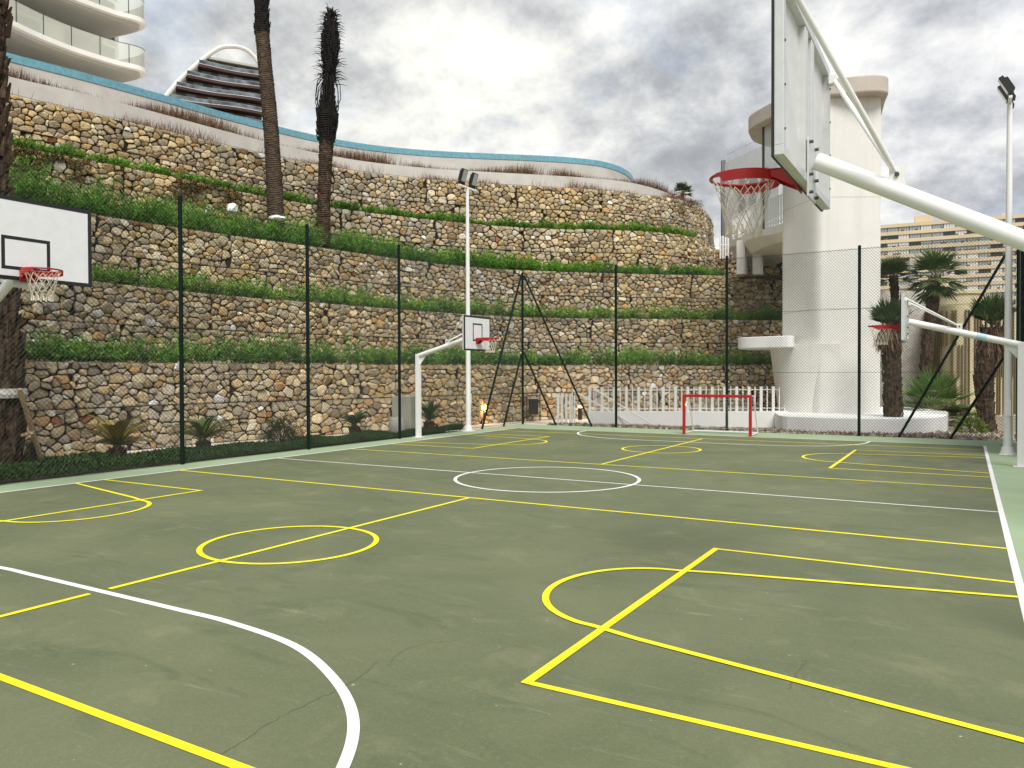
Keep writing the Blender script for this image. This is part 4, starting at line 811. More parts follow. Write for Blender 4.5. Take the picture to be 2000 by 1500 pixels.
# cycads
def cycad(c, nf, L, seed, label, col, trunk_h=.18, el=(.45, 1.3)):
    e = empty('cycad', tuple(c), label, 'cycad', 'cycads in the planted strip'); r = np.random.default_rng(seed); b = MB(); b.lathe((c[0], c[1], 0), [(.10, -.05), (.13, .05), (.12, trunk_h), (.05, trunk_h + .06)], 12); C_ = np.array([[c[0], c[1], 0.], [c[0], c[1], trunk_h]]); boots(b, C_, np.array([.12, .12]), .04, 9, .06, .03, .05, seed); b.build('trunk', M['bark'], e)
    B = []; D = []; Ls = []; Sd = []; Cc = []; st = MB(); t0 = np.array([c[0], c[1], trunk_h + .03]); c0, c1 = np.array(col[0]), np.array(col[1])
    for i in range(nf):
        az = 2 * math.pi * (i * .381966) + r.uniform(-.2, .2); e0 = r.uniform(*el); u = np.array([math.cos(az), math.sin(az), 0]); l = L * r.uniform(.8, 1.1); P = [t0]; a = e0; m = 16
        for k in range(m): P.append(P[-1] + (u * math.cos(a) + np.array([0, 0, 1]) * math.sin(a)) * l / m); a -= .055
        st.tube([tuple(q) for q in P], list(np.linspace(.012, .004, m + 1)), 4, False); side = np.cross(u, [0, 0, 1.]); kk = r.uniform(0, 1)
        for k in range(2, m + 1):
            dr = P[k] - P[k - 1]; dr /= np.linalg.norm(dr); up = np.cross(side, dr)
            for q in (0, .5):
                for s in (-1, 1):
                    dd = dr * .75 + side * s * .75 + up * .35 * 1; dd /= np.linalg.norm(dd); B.append(P[k] - (P[k] - P[k - 1]) * q); D.append(dd); t = k / m; Ls.append(.17 * L * math.sin(math.pi * min(1, .12 + t * .85)) + .02); sv = np.cross(dd, up); Sd.append(sv / np.linalg.norm(sv)); f = .5 * kk + .5 * r.uniform(); Cc.append(c0 * (1 - f) + c1 * f)
    Ls = np.array(Ls); V, T, C = leaves(np.array(B), np.array(D), Ls, np.full(len(B), .018), np.array(Sd), np.array(Cc)); np_mesh('fronds', V, None, T, M['leaf'], C, e); st.build('frond_ribs', mat('frond_rib', (.12, .12, .03), .7), e)
G = ((.03, .06, .015), (.08, .13, .03)); Yw = ((.16, .13, .015), (.34, .25, .03))
c = onZ((230, 899), 0); cycad(c, 30, .80, 91, 'yellowing cycad nearest the camera in the planted strip', Yw, .22)
c = onZ((397, 881), 0); cycad(c, 26, .72, 92, 'green cycad just right of the first visible fence post', ((.045, .09, .015), (.14, .17, .03)), .2)
c = onZ((693, 856), 0); cycad(c, 22, .50, 93, 'small green cycad with a dark trunk left of the concrete box', G, .28, (.6, 1.4))
c = onZ((838, 846), 0); cycad(c, 24, .62, 94, 'dark cycad half hidden behind the post of the small far left hoop', G, .3, (.6, 1.4))

# ------------------------------------------------------------------ small things along the path
c = onZ((803, 856), 0); e = empty('concrete_cabinet', (c[0], c[1], 0), 'grey concrete utility cabinet behind the fence left of the small far hoop post', 'utility cabinet')
cx0, cy0 = -12.55, 15.55; MB().box((cx0 - .3, cy0 + .1, 0), (cx0 + .3, cy0 + .5, 1.02)).build('cabinet', M['concrete'], e, bevel=.015)
b = MB(); b.lathe((cx0 + .05, cy0 - .12, 0), [(.18, 0), (.21, .06), (.22, .34), (.17, .46), (.05, .5)], 18); b.build('rounded_stone', M['concrete_wall'], e, smooth=True)
def bollard(px, dep_off, label):
    c = onZ(px, 0); e = empty('bollard_light', (c[0], c[1], 0), label, 'bollard light', 'black bollard lights'); MB().box((c[0] - .06, c[1] - .06, 0), (c[0] + .06, c[1] + .06, .42)).build('body', M['black'], e, bevel=.01)
    MB().box((c[0] - .065, c[1] - .065, .48), (c[0] + .065, c[1] + .065, .50)).build('cap', M['white'], e); MB().box((c[0] - .05, c[1] - .05, .42), (c[0] + .05, c[1] + .05, .48)).build('lamp', M['warm'], e)
    l = bpy.data.lights.new('bollard_lamp', 'POINT'); l.energy = 7; l.color = (1, .62, .22); l.shadow_soft_size = .04; lo = bpy.data.objects.new('lamp_light', l); COL.objects.link(lo); lo.parent = e
    # the light sits on the wall side of the lamp head
    best = min(range(len(WP[1].p)), key=lambda i: (WP[1].p[i][0] - c[0]) ** 2 + (WP[1].p[i][1] - c[1]) ** 2); v = WP[1].p[best] - c[:2]; v = v / np.linalg.norm(v); lo.location = (v[0] * .14, v[1] * .14, .46)
bollard((944, 826), 0, 'lit black bollard light left of the fence corner post, glowing on the stone wall')
bollard((1133, 820), 0, 'lit black bollard light between the white gate panel and the picket fence')
bollard((1334, 812), 0, 'lit black bollard light behind the white picket fence, above the goal')
c = onZ((1042, 822), 0); e = empty('litter_bin', (c[0], c[1], 0), 'black litter bin in a frame standing against the lowest stone wall', 'litter bin')
q = np.array([.86, .5, 0]); b = MB()
for s in (-1, 1): b.tube([tuple(c + q * s * .22), tuple(c + q * s * .22 + [0, 0, .85])], .018, 6)
b.tube([tuple(c - q * .22 + [0, 0, .85]), tuple(c + q * .22 + [0, 0, .85])], .018, 6); b.tube([tuple(c - q * .22 + [0, 0, .16]), tuple(c + q * .22 + [0, 0, .16])], .015, 6); b.build('frame', M['black'], e)
b = MB(); b.bar(tuple(c + [0, 0, .22]), tuple(c + [0, 0, .74]), .34, .24, up=(.5, -.86, 0)); b.build('body', M['black'], e, bevel=.02)
b = MB(); b.bar(tuple(c + [0, 0, .76]), tuple(c + [0, 0, .80]), .38, .28, up=(.5, -.86, 0)); b.build('lid', M['apt_grey'], e)

# ------------------------------------------------------------------ white picket fence on a low wall, gate panel, handrails
WW = Path([(-9.98, 21.52), (-8.75, 22.0), (-7.4, 22.7), (-5.95, 23.55), (-4.5, 24.45)])
e = empty('low_wall', (*WW.p[0], 0), 'low white rendered wall under the white picket fence behind the goal', 'wall')
b = MB(); ribbon(b, WW, 0, -.06, 0, .43, 40); ribbon(b, WW, 0, .43, -.25, .43, 40); ribbon(b, WW, -.25, .43, -.25, -.06, 40); x, y, nx, ny = WW.frame(np.array([0., WW.L]))
b.add([(x[0], y[0], -.06), (x[0], y[0], .43), (x[0] - nx[0] * .25, y[0] - ny[0] * .25, .43), (x[0] - nx[0] * .25, y[0] - ny[0] * .25, -.06)], [(0, 1, 2, 3)]); b.build('wall', M['whitewall'], e)
e = empty('picket_fence', (*WW.p[0], .43), 'white picket fence of flat slats standing on the low white wall behind the goal', 'picket fence')
n = 34; us = np.linspace(.05, WW.L - .03, n); x, y, nx, ny = WW.frame(us)
for i in range(n):
    c = np.array([x[i] - nx[i] * .1, y[i] - ny[i] * .1, 0]); w = .085 if i % 2 == 0 else .03
    MB().bar(tuple(c + [0, 0, .43]), tuple(c + [0, 0, 1.18]), w, .03, up=(nx[i], ny[i], 0)).build('slat', M['white'], e)
b = MB(); b.tube([(a - c_ * .125, q_ - d_ * .125, 1.08) for a, q_, c_, d_ in zip(x, y, nx, ny)], .012, 6); b.tube([(a - c_ * .125, q_ - d_ * .125, .52) for a, q_, c_, d_ in zip(x, y, nx, ny)], .012, 6); b.build('rail', M['white'], e)
e = empty('gate_panel', tuple(onZ((1100, 831), 0)), 'small white slatted gate panel beside the foot of the right fence braces', 'gate panel')
for i, px in enumerate((1090, 1098, 1106, 1114)):
    c = onD((px, 830), 23.9); c = np.array([c[0], c[1], 0]); MB().bar(tuple(c), tuple(c + [0, 0, .97]), .075, .03, up=(.5, -.86, 0)).build('slat', M['white'], e)
a_ = onD((1086, 770), 23.95); c_ = onD((1118, 770), 23.95); MB().bar((a_[0], a_[1], .9), (c_[0], c_[1], .9), .02, .03).build('rail', M['white'], e)
MB().bar(tuple(onD((1122, 826), 24.3)), tuple(onD((1122, 772), 24.3)), .04, .04, up=(.5, -.86, 0)).build('gate_post', M['white'], e)
for (p0, p1, d0, d1, lb) in (((1118, 762), (1236, 829), 24.3, 23.2, 'white sloping handrail coming down from the gate panel, the lower of the pair'), ((1160, 760), (1276, 830), 23.2, 22.4, 'white sloping handrail in front of the picket fence, the upper of the pair')):
    b = MB(); A = onD(p0, d0); B = onD(p1, d1); b.tube([tuple(A), tuple(B)], .022, 8); b.tube([tuple(A), (A[0], A[1], 0)], .018, 8); b.tube([tuple(A - [0, 0, .35]), tuple(B * .6 + A * .4 - [0, 0, .35])], .01, 6)
    tag(b.build('handrail', M['white'], smooth=True), lb, 'handrail', 'white handrails by the ramp')

# ------------------------------------------------------------------ white tower with roof cap, canopy and bridge
def smoothpoly(pts, n=6):
    P = [np.array(p, float) for p in pts]; m = len(P); o = []
    for i in range(m):
        a, b, c, d = P[i - 1], P[i], P[(i + 1) % m], P[(i + 2) % m]
        for k in range(n):
            t = k / n; o.append(0.5 * ((2 * b) + (c - a) * t + (2 * a - 5 * b + 4 * c - d) * t * t + (-a + 3 * b - 3 * c + d) * t ** 3))
    return [tuple(q) for q in o]
tw = empty('lift_tower', (*onD((1640, 800), 22.9)[:2], .35), 'tall white lift tower with rounded left side and flat roof cap, behind the far fence', 'tower')
dep = lambda px, d: onD((px, 740), d)[:2]
# plan: flat bright face to the right-front, rounded left side
right_f = dep(1719, 22.6); corner = dep(1616, 22.6); corner2 = dep(1600, 22.66); l1 = dep(1583, 22.95); l2 = dep(1555, 23.75); l3 = dep(1528, 24.6); bl = dep(1533, 27.3); br = dep(1712, 26.6)
front = cr([corner, corner2, l1, l2, l3], 6)
plan = [tuple(right_f)] + [tuple(p) for p in front] + [tuple(bl), tuple(br)]
plan = plan[::-1]
b = MB()
zs = [(.3, 0)] ; b.prism(plan, .3, 9.62); b.build('shaft', M['tower'], tw, smooth=True)
def offs0(poly, c, k): return [(c[0] + (p[0] - c[0]) * k, c[1] + (p[1] - c[1]) * k) for p in poly]
for z_ in (3.46, 6.72):
    jl = offs0(plan, np.mean(plan, axis=0), 1.0015); MB().prism(jl, z_, z_ + .014).build('joint_line', M['joint'], tw)
# cap slab
def offs(poly, c, k): return [(c[0] + (p[0] - c[0]) * k, c[1] + (p[1] - c[1]) * k) for p in poly]
cc = np.mean([right_f, l2, bl, br], axis=0)
cap = smoothpoly([dep(1727, 22.2), dep(1650, 22.3), dep(1585, 22.7), dep(1540, 23.5), dep(1500, 24.5), dep(1466, 25.5), dep(1463, 26.2), dep(1482, 27.2), dep(1560, 28.2), dep(1670, 27.8), dep(1705, 26.2), dep(1726, 23.2)], 6)
b = MB(); b.prism(cap, 9.62, 10.12); b.build('roof_slab', M['tower_cap'], tw, bevel=.05)
# flared lower side
zt, zb_ = 2.45, .4
A = [tuple(p) for p in cr([dep(1640, 22.55), dep(1560, 22.7), dep(1515, 23.2), dep(1503, 24.2), dep(1510, 25.5)], 5)]; Bq = [tuple(p) for p in cr([dep(1645, 22.7), dep(1575, 22.95), dep(1532, 23.5), dep(1520, 24.2), dep(1524, 25.4)], 5)]
b = MB(); n = len(A); cen = dep(1620, 25)
vs = [(p[0], p[1], zb_) for p in Bq] + [(p[0], p[1], zt) for p in A] + [(cen[0], cen[1], zt)]
b.add(vs, [(i, i + 1, n + i + 1, n + i)[::-1] for i in range(n - 1)] + [(n + i, n + i + 1, 2 * n) for i in range(n - 1)]); b.build('flared_base', M['tower'], tw, smooth=True)
can = smoothpoly([dep(1444, 24.4), dep(1448, 23.6), dep(1495, 23.0), dep(1545, 22.55), dep(1549, 23.4), dep(1530, 25.2), dep(1470, 25.4)], 5)
b = MB(); b.prism(can, 2.34, 2.68); b.build('canopy_slab', M['whitewall'], tw, bevel=.02)
# plinth round the foot
pl = smoothpoly([tuple(onZ((1519, 838), 0)[:2]), tuple(onZ((1560, 843), 0)[:2]), tuple(onZ((1660, 847), 0)[:2]), tuple(onZ((1770, 848), 0)[:2]), tuple(onZ((1843, 842), 0)[:2]), tuple(onD((1842, 800), 24.3)[:2]), tuple(onD((1760, 800), 26.5)[:2]), tuple(onD((1620, 800), 27)[:2]), tuple(onD((1525, 800), 25.5)[:2])], 5)
tag(MB().prism(pl, -.05, .40).build('plinth', M['whitewall'], bevel=.012), 'low white rounded plinth round the foot of the lift tower', 'plinth')
# glazed landing under the roof slab
mu = onD((1491, 260), 25.2); b = MB(); b.bar((mu[0], mu[1], 6.3), (mu[0], mu[1], 9.62), .07, .07, up=(.5, -.86, 0)); b.build('mullion', M['dark_metal'], tw)
g2 = dep(1530, 23.9); b = MB(); b.add([(mu[0], mu[1], 6.5), (g2[0], g2[1], 6.5), (g2[0], g2[1], 9.6), (mu[0], mu[1], 9.6)], [(0, 1, 2, 3)]); b.build('glass_pane', M['glass_t'], tw)
# footbridge from tower to terrace
e = empty('footbridge', (*dep(1470, 29), 5.6), 'short white footbridge joining the tower to the terraces, with white picket railings', 'footbridge')
na, nb = np.array(dep(1575, 24.0)), np.array(dep(1425, 33.5)); fa, fb_ = np.array(dep(1600, 27)), np.array(dep(1500, 36)); mid1 = (na * .5 + nb * .5) + np.array([-.25, -.1])
edge = cr([na, na * .7 + nb * .3 + [-.15, 0], mid1, na * .2 + nb * .8 + [-.1, 0], nb], 6); n = len(edge); back = np.linspace(fa, fb_, n)
zt = np.linspace(6.5, 7.35, n); zu = zt - .28; zi = np.array([zt[i] - .30 - .55 * math.sin(math.pi * min(1, i / (n - 1) * 1.2)) ** 1 if False else zt[i] - .75 for i in range(n)])
inner = edge + (back - edge) * .16; zi = zt - np.interp(np.linspace(0, 1, n), [0, .4, 1], [.42, .58, .9])
vs = [(edge[i][0], edge[i][1], zt[i]) for i in range(n)] + [(edge[i][0], edge[i][1], zu[i]) for i in range(n)] + [(inner[i][0], inner[i][1], zi[i]) for i in range(n)] + [(back[i][0], back[i][1], zi[i]) for i in range(n)] + [(back[i][0], back[i][1], zt[i]) for i in range(n)]
fs = [(k * n + i, k * n + i + 1, (k + 1) * n + i + 1, (k + 1) * n + i) for k in range(4) for i in range(n - 1)] + [(4 * n + i, 4 * n + i + 1, i + 1, i) for i in range(n - 1)] + [(0, n, 2 * n, 3 * n, 4 * n)]
MB().add(vs, fs).build('deck', M['tower'], e)
for i, px in enumerate((1449, 1480)):
    c = onD((px, 535), 31.0); MB().box((c[0] - .16, c[1] - .2, 5.55), (c[0] + .16, c[1] + .2, 6.9)).build('column', M['tower'], e)
rl = Path([tuple(p) for p in edge], 2); us = np.linspace(.1, rl.L * .97, 40); x, y, nx, ny = rl.frame(us)
b = MB(); zr_ = lambda u: 6.5 + .85 * u / rl.L
b.tube([(a + .06, c_ + .06, zr_(u) + .95) for a, c_, u in zip(x, y, us)], .03, 6); b.tube([(a + .06, c_ + .06, zr_(u) + .10) for a, c_, u in zip(x, y, us)], .02, 6); b.build('handrail', M['white'], e)
for i in range(40): MB().box((x[i] + .045, y[i] + .045, zr_(us[i])), (x[i] + .09, y[i] + .09, zr_(us[i]) + .94)).build('baluster', M['white'], e)
# pale building end beyond the bridge
e = empty('service_building', (*dep(1450, 39), 7.4), 'pale grey glazed service block with rooftop rail, partly hidden by the nearest net', 'building')
a0, a1 = np.array(dep(1413, 37)), np.array(dep(1520, 33.0)); dirv = (a1 - a0) / np.linalg.norm(a1 - a0); back = np.array([dirv[1] * -1, dirv[0]]) * 3
b = MB(); b.prism([tuple(a0), tuple(a1), tuple(a1 + back), tuple(a0 + back)], 6.8, 11.6); b.build('wall', mat('grey_panel', (.66, .67, .66), .5, var=.05, vscale=.6), e)
b = MB(); b.bar((a0[0], a0[1], 6.8), (a0[0], a0[1], 11.75), .2, .2, up=(.5, -.86, 0)); b.build('corner_post', mat('dark_grey_post', (.16, .16, .16), .6), e)
b = MB(); b.tube([(*(a0 + dirv * .3), 11.95), (*a1, 11.95)], .02, 5)
for t in np.linspace(.05, 1, 8): q = a0 + (a1 - a0) * t; b.tube([(*q, 11.6), (*q, 11.95)], .015, 5)
b.build('roof_rail', M['aluminium'], e)
for k in range(3):
    q = a0 + (a1 - a0) * (.3 + .2 * k); w = dirv * .55; nn_ = -back / 3 * .02
    MB().add([(*(q + nn_), 8), (*(q + w + nn_), 8), (*(q + w + nn_), 10.6), (*(q + nn_), 10.6)], [(0, 1, 2, 3)]).build('window', M['glass_t'], e)
# white picket on terrace edge left of bridge
e = empty('railing', tuple(onD((1418, 500), 34)), 'bit of white railing at the left end of the footbridge', 'railing'); b = MB()
for px in (1407, 1412, 1417, 1422): a_ = onD((px, 505), 34.2); b.bar(tuple(a_), (a_[0], a_[1], a_[2] + 1.0), .07, .04, up=(.5, -.86, 0))
a_ = onD((1404, 478), 34.2); c_ = onD((1424, 478), 34.2); b.bar(tuple(a_), tuple(c_), .03, .05); b.build('pickets', M['white'], e)

# ------------------------------------------------------------------ walls and apartment slab at the right
e = empty('concrete_wall', tuple(onD((1780, 815), 31)), 'rough grey concrete wall behind the stocky palm right of the tower', 'wall')
a0, a1 = dep(1715, 31), dep(1808, 31.5); b = MB(); b.prism([tuple(a0), tuple(a1), (a1[0], a1[1] + .4), (a0[0], a0[1] + .4)], -.06, 4.9); b.build('wall', M['concrete_wall'], e)
e = empty('slatted_wall', tuple(onD((1880, 815), 29.5)), 'curved beige wall with brown vertical slats behind the right-hand palms', 'wall')
cv = cr([dep(1805, 31.5), dep(1825, 29.8), dep(1860, 28.8), dep(1905, 28.5), dep(1960, 28.8), dep(2030, 29.8)], 8)
pv = Path(cv[::8], 8); b = MB(); ribbon(b, pv, 0, -.06, 0, 4.1, 60); ribbon(b, pv, 0, 4.1, -.3, 4.1, 60); b.build('wall', M['beige'], e)
us = np.linspace(.3, pv.L - .2, 64); x, y, nx, ny = pv.frame(us); r = np.random.default_rng(44)
sb2 = MB()
for i in range(64):
    if r.uniform() < .18: continue
    z = -.05
    for (za, zb2) in (((.0, 1.4)), ((1.4, 2.6)), ((2.6, 3.9))):
        if r.uniform() < .72: MB().bar((x[i] + nx[i] * .04, y[i] + ny[i] * .04, za), (x[i] + nx[i] * .04, y[i] + ny[i] * .04, zb2), .05, .06, up=(nx[i], ny[i], 0)).build('slat', M['slat'], e) if False else sb2.bar((x[i] + nx[i] * .04, y[i] + ny[i] * .04, za), (x[i] + nx[i] * .04, y[i] + ny[i] * .04, zb2), .05, .06, up=(nx[i], ny[i], 0))
sb2.build('slats', M['slat'], e)
e = empty('round_building', tuple(onD((1868, 800), 33)), 'round beige drum building rising behind the slatted wall', 'building')
c = onD((1866, 800), 34.0); b = MB(); b.lathe((c[0], c[1], -.06), [(1.05, 0), (1.05, 5.0), (1.12, 5.02), (1.12, 5.16), (.9, 5.2)], 40); b.build('wall', M['beige'], e, smooth=True)

# long apartment slab far behind
e = empty('apartment_building', tuple(onD((1850, 760), 285)), 'long beige apartment slab with many rows of windows behind the right-hand palms', 'building')
A0 = onD((1690, 700), 292); A1 = onD((2030, 700), 268); dv = (A1 - A0); dv[2] = 0; L = np.linalg.norm(dv); dv /= L; nv = np.array([dv[1], -dv[0], 0]); A0 = np.array([A0[0], A0[1], 0])
def AP(s, z, o=0): return A0 + dv * s + nv * o + np.array([0, 0, z])
zt = 56.6; fl = 2.85; nf = 15
b = MB(); b.add([AP(0, 0), AP(L, 0), AP(L, zt), AP(0, zt), AP(0, 0, -14), AP(L, 0, -14), AP(L, zt, -14), AP(0, zt, -14)], [(0, 1, 2, 3), (1, 5, 6, 2), (5, 4, 7, 6), (4, 0, 3, 7), (3, 2, 6, 7)]); b.build('wall', M['apt'], e)
par = MB()
for f in range(nf):
    z = zt - f * fl; s_ = 0
    par.add([AP(0, z - 1.25, 1.3), AP(L, z - 1.25, 1.3), AP(L, z - .0, 1.3), AP(0, z - .0, 1.3), AP(0, z - 1.25, .01), AP(L, z - 1.25, .01), AP(L, z, .01), AP(0, z, .01)], [(0, 1, 2, 3), (4, 5, 1, 0), (3, 2, 6, 7), (1, 5, 6, 2), (0, 3, 7, 4)])
par.build('parapets', M['apt'], e)
r = np.random.default_rng(3); wins = []; nu = 15; uw = L / nu
rest = {k: MB() for k in range(4)}; mats_ = [M['apt_white'], M['apt_grey'], M['apt_blue'], M['win']]; cnt = 0
for f in range(nf):
    z1_ = zt - f * fl - 1.26; z0_ = z1_ - 1.66
    for k in range(nu):
        ty = r.choice(4, p=[.40, .2, .24, .16]); o_ = 1.0 if ty != 3 else .5; m_ = MB(); q0 = uw * k + .1; q1 = uw * (k + 1) - .1; ns = 1 if ty == 0 and r.uniform() < .5 else 4
        for j in range(ns):
            sa_, sb_ = q0 + (q1 - q0) * j / ns + .06, q0 + (q1 - q0) * (j + 1) / ns - .06; zz0 = z0_ + (0 if r.uniform() < .8 else .6)
            m_.add([AP(sa_, zz0, o_), AP(sb_, zz0, o_), AP(sb_, z1_, o_), AP(sa_, z1_, o_)], [(0, 1, 2, 3)])
        if cnt < 99 : m_.build('window', mats_[ty], e)
        else: rest[ty].v, rest[ty].f, rest[ty].mi = rest[ty].v + m_.v, rest[ty].f + [tuple(i + len(rest[ty].v) for i in f_) for f_ in m_.f], rest[ty].mi + m_.mi
        cnt += 1
allr = MB()
for k in range(4):
    o = len(allr.v); allr.v += rest[k].v; allr.f += [tuple(i + o for i in f_) for f_ in rest[k].f]; allr.mi += [k] * len(rest[k].f)
o = allr.build('lower_windows', mats_, e); o['kind'] = 'stuff'
px0 = L * .36; b = MB(); b.add([AP(L * .30, zt, -2), AP(L * .40, zt, -2), AP(L * .40, zt + 3.0, -2), AP(L * .30, zt + 3.0, -2), AP(L * .30, zt, -8), AP(L * .40, zt, -8), AP(L * .40, zt + 3.0, -8), AP(L * .30, zt + 3.0, -8)], [(0, 1, 2, 3), (1, 5, 6, 2), (5, 4, 7, 6), (4, 0, 3, 7), (3, 2, 6, 7)])
b.build('roof_hut', M['apt'], e)
for t in (.55, .62, .8): MB().box(tuple(AP(L * t, zt, -3)), tuple(AP(L * t, zt + 1.6, -3) + np.array([1.2, 1.2, 0]))).build('chimney', M['apt'], e)

# ------------------------------------------------------------------ curved balcony building upper left
e = empty('balcony_building', tuple(onD((150, 250), 44)), 'white apartment block with curved stacked balconies and glass railings at the upper left', 'building')
zB = 19.3; edge = [onZ(p, zB + .16)[:2] for p in ((-160, -45), (-60, 14), (21, 48), (80, 75), (138, 98), (190, 115), (231, 127), (262, 134), (278, 139), (285, 144.5), (282, 150), (268, 155.5), (242, 161), (210, 166))]
E = cr(edge, 6); EP = Path(E[::2], 2)
u = np.linspace(0, EP.L, 90); ex, ey, enx, eny = EP.frame(u)
bb = [tuple(onD((190, 300), 62)[:2]), tuple(onD((-250, 300), 60)[:2])]
us_ = np.linspace(0, s_at(EP, (190, 113), zB), 30); fx, fy, fnx, fny = EP.frame(us_)
body = [(a - c_ * 3.7, b_ - d_ * 3.7) for a, b_, c_, d_ in zip(fx, fy, fnx, fny)]; body += [tuple(onD((234, 300), 48.9)[:2]), tuple(onD((200, 300), 60)[:2]), bb[1]]
for fi, z in enumerate((16.45, 19.3, 22.15, 25.0)):
    out_ = [(a, b_) for a, b_ in zip(ex, ey)]
    inn = [(a - c_ * .32, b_ - d_ * .32) for a, b_, c_, d_ in zip(ex, ey, enx, eny)]
    b = MB(); b.prism(out_ + bb, z + .16, z + .42); b.build('balcony_slab', M['slab'], e)
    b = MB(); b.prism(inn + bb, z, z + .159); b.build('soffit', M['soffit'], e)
    n = len(u); g = MB(); vs = [(ex[i] - enx[i] * .06, ey[i] - eny[i] * .06, z + .40) for i in range(n)] + [(ex[i] - enx[i] * .06, ey[i] - eny[i] * .06, z + 1.52) for i in range(n)]
    g.add(vs, [(i, i + 1, n + i + 1, n + i) for i in range(n - 1)]); g.build('glass_railing', M['glass'], e)
    p_ = MB(); us = np.arange(.6, EP.L, 1.55); jx, jy, jnx, jny = EP.frame(us)
    for i in range(len(us)): p_.bar((jx[i] - jnx[i] * .05, jy[i] - jny[i] * .05, z + .42), (jx[i] - jnx[i] * .05, jy[i] - jny[i] * .05, z + 1.52), .03, .03)
    p_.tube([(ex[i] - enx[i] * .06, ey[i] - eny[i] * .06, z + 1.53) for i in range(0, n)], .018, 5); p_.build('glass_joints', M['dark_metal'], e)
    MB().prism(body, z + .421, z + 3.0).build('facade', M['slab'], e)
    for j in range(6):
        q0, q1 = 3 + j * 4, 5 + j * 4
        if q1 >= 30: continue
        a_, c_ = [np.array([fx[k] - fnx[k] * 3.66, fy[k] - fny[k] * 3.66]) for k in (q0, q1 + 1)] if q1 + 1 < 30 else (None, None)
        if a_ is None: continue
        mn = MB(); mn.bar((*a_, z + 1.55), (*c_, z + 1.55), 2.2, .02, up=(-(c_ - a_)[1] * -1, -(c_ - a_)[0], 0)); mn.build('window', M['win'], e)
    A_ = np.array(body[29]); C_2 = np.array(body[30]); tq = (C_2 - A_) / np.linalg.norm(C_2 - A_); nq = np.array([tq[1], -tq[0]]) * .03; C_2 = A_ + (C_2 - A_) * .92
    MB().add([(*(A_ + nq), z + .45), (*(C_2 + nq), z + .45), (*(C_2 + nq), z + 2.8), (*(A_ + nq), z + 2.8)], [(0, 1, 2, 3)]).build('window', M['win'], e)

# ------------------------------------------------------------------ arched tower far behind
e = empty('arched_tower', tuple(onD((420, 260), 178)), 'dark glass tower block with brown floors under a big white arch', 'building')
Pl = onD((325, 187), 171); Pr = onD((515, 187), 181); dv = Pr - Pl; dv[2] = 0; L = np.linalg.norm(dv); dv /= L; nv = np.array([dv[1], -dv[0], 0])
def fp(px, o=0): return onP(px, Pl + nv * o, nv)
arcpx = [(296, 222), (312, 203), (325, 187), (347, 161), (365, 143), (383, 127), (400, 113), (415, 102), (432, 93), (448, 91), (465, 92), (480, 97), (492, 106), (502, 118), (508, 130), (513, 146), (517, 170), (519, 200), (520, 260)]
ac = cr([fp(p, .8) for p in arcpx], 4); b = MB(); b.tube([tuple(p) for p in ac], .5, 8); b.build('arch', M['slab'], e, smooth=True)
def arcx(z):      # left boundary s along facade at height z
    s = [(np.dot(p - Pl, dv), p[2]) for p in ac[:len(ac) // 2]]; zz_ = np.array([q[1] for q in s]); ss = np.array([q[0] for q in s]); return np.interp(z, zz_, ss)
def FP(s, z, o=0): q = Pl + dv * s + nv * o; return (q[0], q[1], z)
ztop = fp((410, 118))[2]; zr2 = ztop - 0.3; sR = L * .985
b = MB(); zl = np.linspace(30, ztop, 12); vs = [FP(arcx(z) + .3, z, -.8) for z in zl] + [FP(sR, z, -.8) for z in zl] + [FP(arcx(z) + .3, z, -9) for z in zl] + [FP(sR, z, -9) for z in zl]; n = len(zl)
b.add(vs, [(i, n + i, n + i + 1, i + 1) for i in range(n - 1)] + [(n + i, 3 * n + i, 3 * n + i + 1, n + i + 1) for i in range(n - 1)] + [(i, i + 1, 2 * n + i + 1, 2 * n + i) for i in range(n - 1)] + [(n - 1, 2 * n - 1, 4 * n - 1, 3 * n - 1)])
b.build('facade', mat('dark_facade', (.12, .11, .10), .5), e)
fh = 2.83
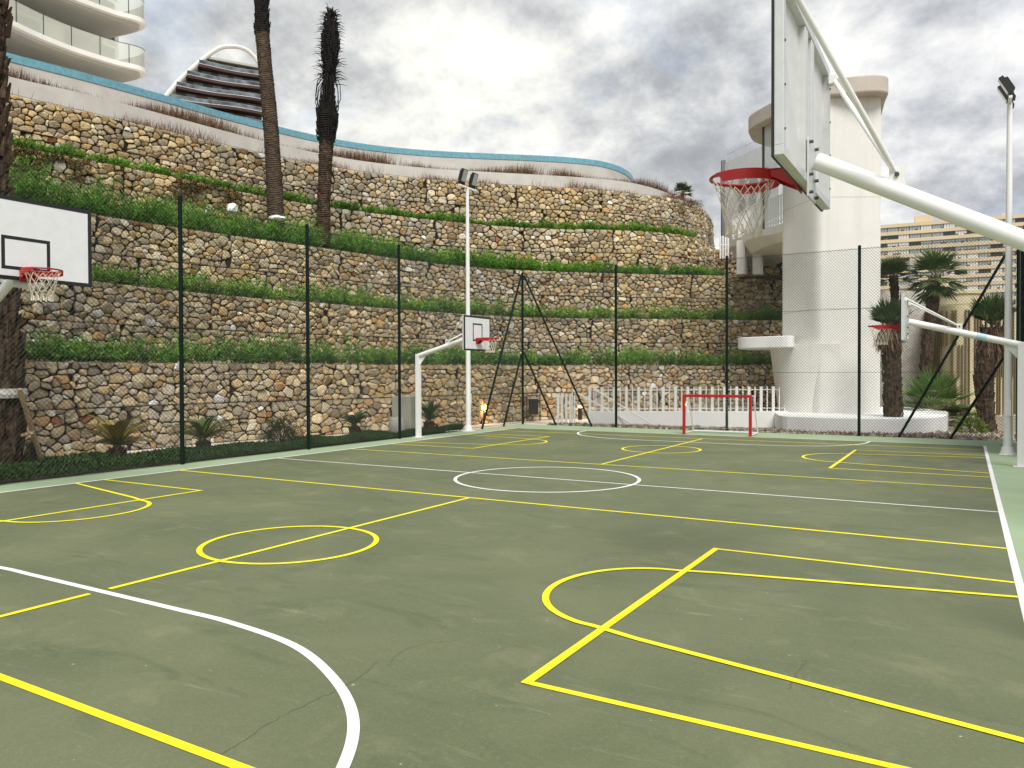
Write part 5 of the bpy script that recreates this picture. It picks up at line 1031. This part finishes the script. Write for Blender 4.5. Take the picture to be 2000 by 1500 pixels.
for f in range(8):
    z = fp((410, 133))[2] - f * fh; s0 = arcx(z) + .4; ns = 24; ss = np.linspace(s0, sR, ns); wv = [1.2 + .5 * math.sin(s * .32 + f) for s in ss]
    b = MB(); vs = [FP(s, z, w) for s, w in zip(ss, wv)] + [FP(s, z - .6, w) for s, w in zip(ss, wv)] + [FP(s, z - .6, -.79) for s in ss] + [FP(s, z, -.79) for s in ss]
    b.add(vs, [(k * ns + i, k * ns + i + 1, (k + 1) * ns + i + 1, (k + 1) * ns + i) for k in range(3) for i in range(ns - 1)] + [(3 * ns + i, 3 * ns + i + 1, i + 1, i) for i in range(ns - 1)]); b.build('floor_slab', M['brown_slab'], e)
    b = MB(); vs = [FP(s, z + .02, w - .1) for s, w in zip(ss, wv)] + [FP(s, z + .95, w - .1) for s, w in zip(ss, wv)]; b.add(vs, [(i, i + 1, ns + i + 1, ns + i) for i in range(ns - 1)]); b.build('glass_railing', M['blue_glass'], e)
    b = MB(); b.tube([FP(s, z + .02, w + .03) for s, w in zip(ss, wv)], .07, 4); b.build('slab_edge', M['slab'], e)
    b = MB(); b.tube([FP(s, z + .97, w - .1) for s, w in zip(ss, wv)], .035, 4); b.build('top_rail', M['aluminium'], e)
    for t in (.2, .42, .62, .84):
        if s0 + (sR - s0) * t + 2.4 < sR: q = s0 + (sR - s0) * t; MB().add([FP(q, z + .1, -.76), FP(q + 2.0, z + .1, -.76), FP(q + 2.0, z + 2.1, -.76), FP(q, z + 2.1, -.76)], [(0, 1, 2, 3)]).build('window', M['apt_blue'], e)
b = MB(); z = ztop; vs = [FP(arcx(z) + .5, z, .9), FP(sR, z, .9), FP(sR, z + .5, .9), FP(arcx(z) + .5, z + .5, .9), FP(arcx(z) + .5, z, -9), FP(sR, z, -9), FP(sR, z + .5, -9), FP(arcx(z) + .5, z + .5, -9)]
b.add(vs, [(0, 1, 2, 3), (4, 5, 1, 0), (3, 2, 6, 7), (1, 5, 6, 2), (0, 3, 7, 4)]); zc = z + .5; s0 = L * .55
b.add([FP(s0, zc, -2), FP(sR, zc, -2), FP(sR, zc + 1.1, -2), FP(s0, zc + 1.1, -2), FP(s0, zc, -6), FP(sR, zc, -6), FP(sR, zc + 1.1, -6), FP(s0, zc + 1.1, -6)], [(0, 1, 2, 3), (4, 5, 1, 0), (3, 2, 6, 7), (1, 5, 6, 2), (0, 3, 7, 4)]); b.build('roof', M['soffit'], e)

for o in bpy.data.objects:
    if '_local' in o: del o['_local']
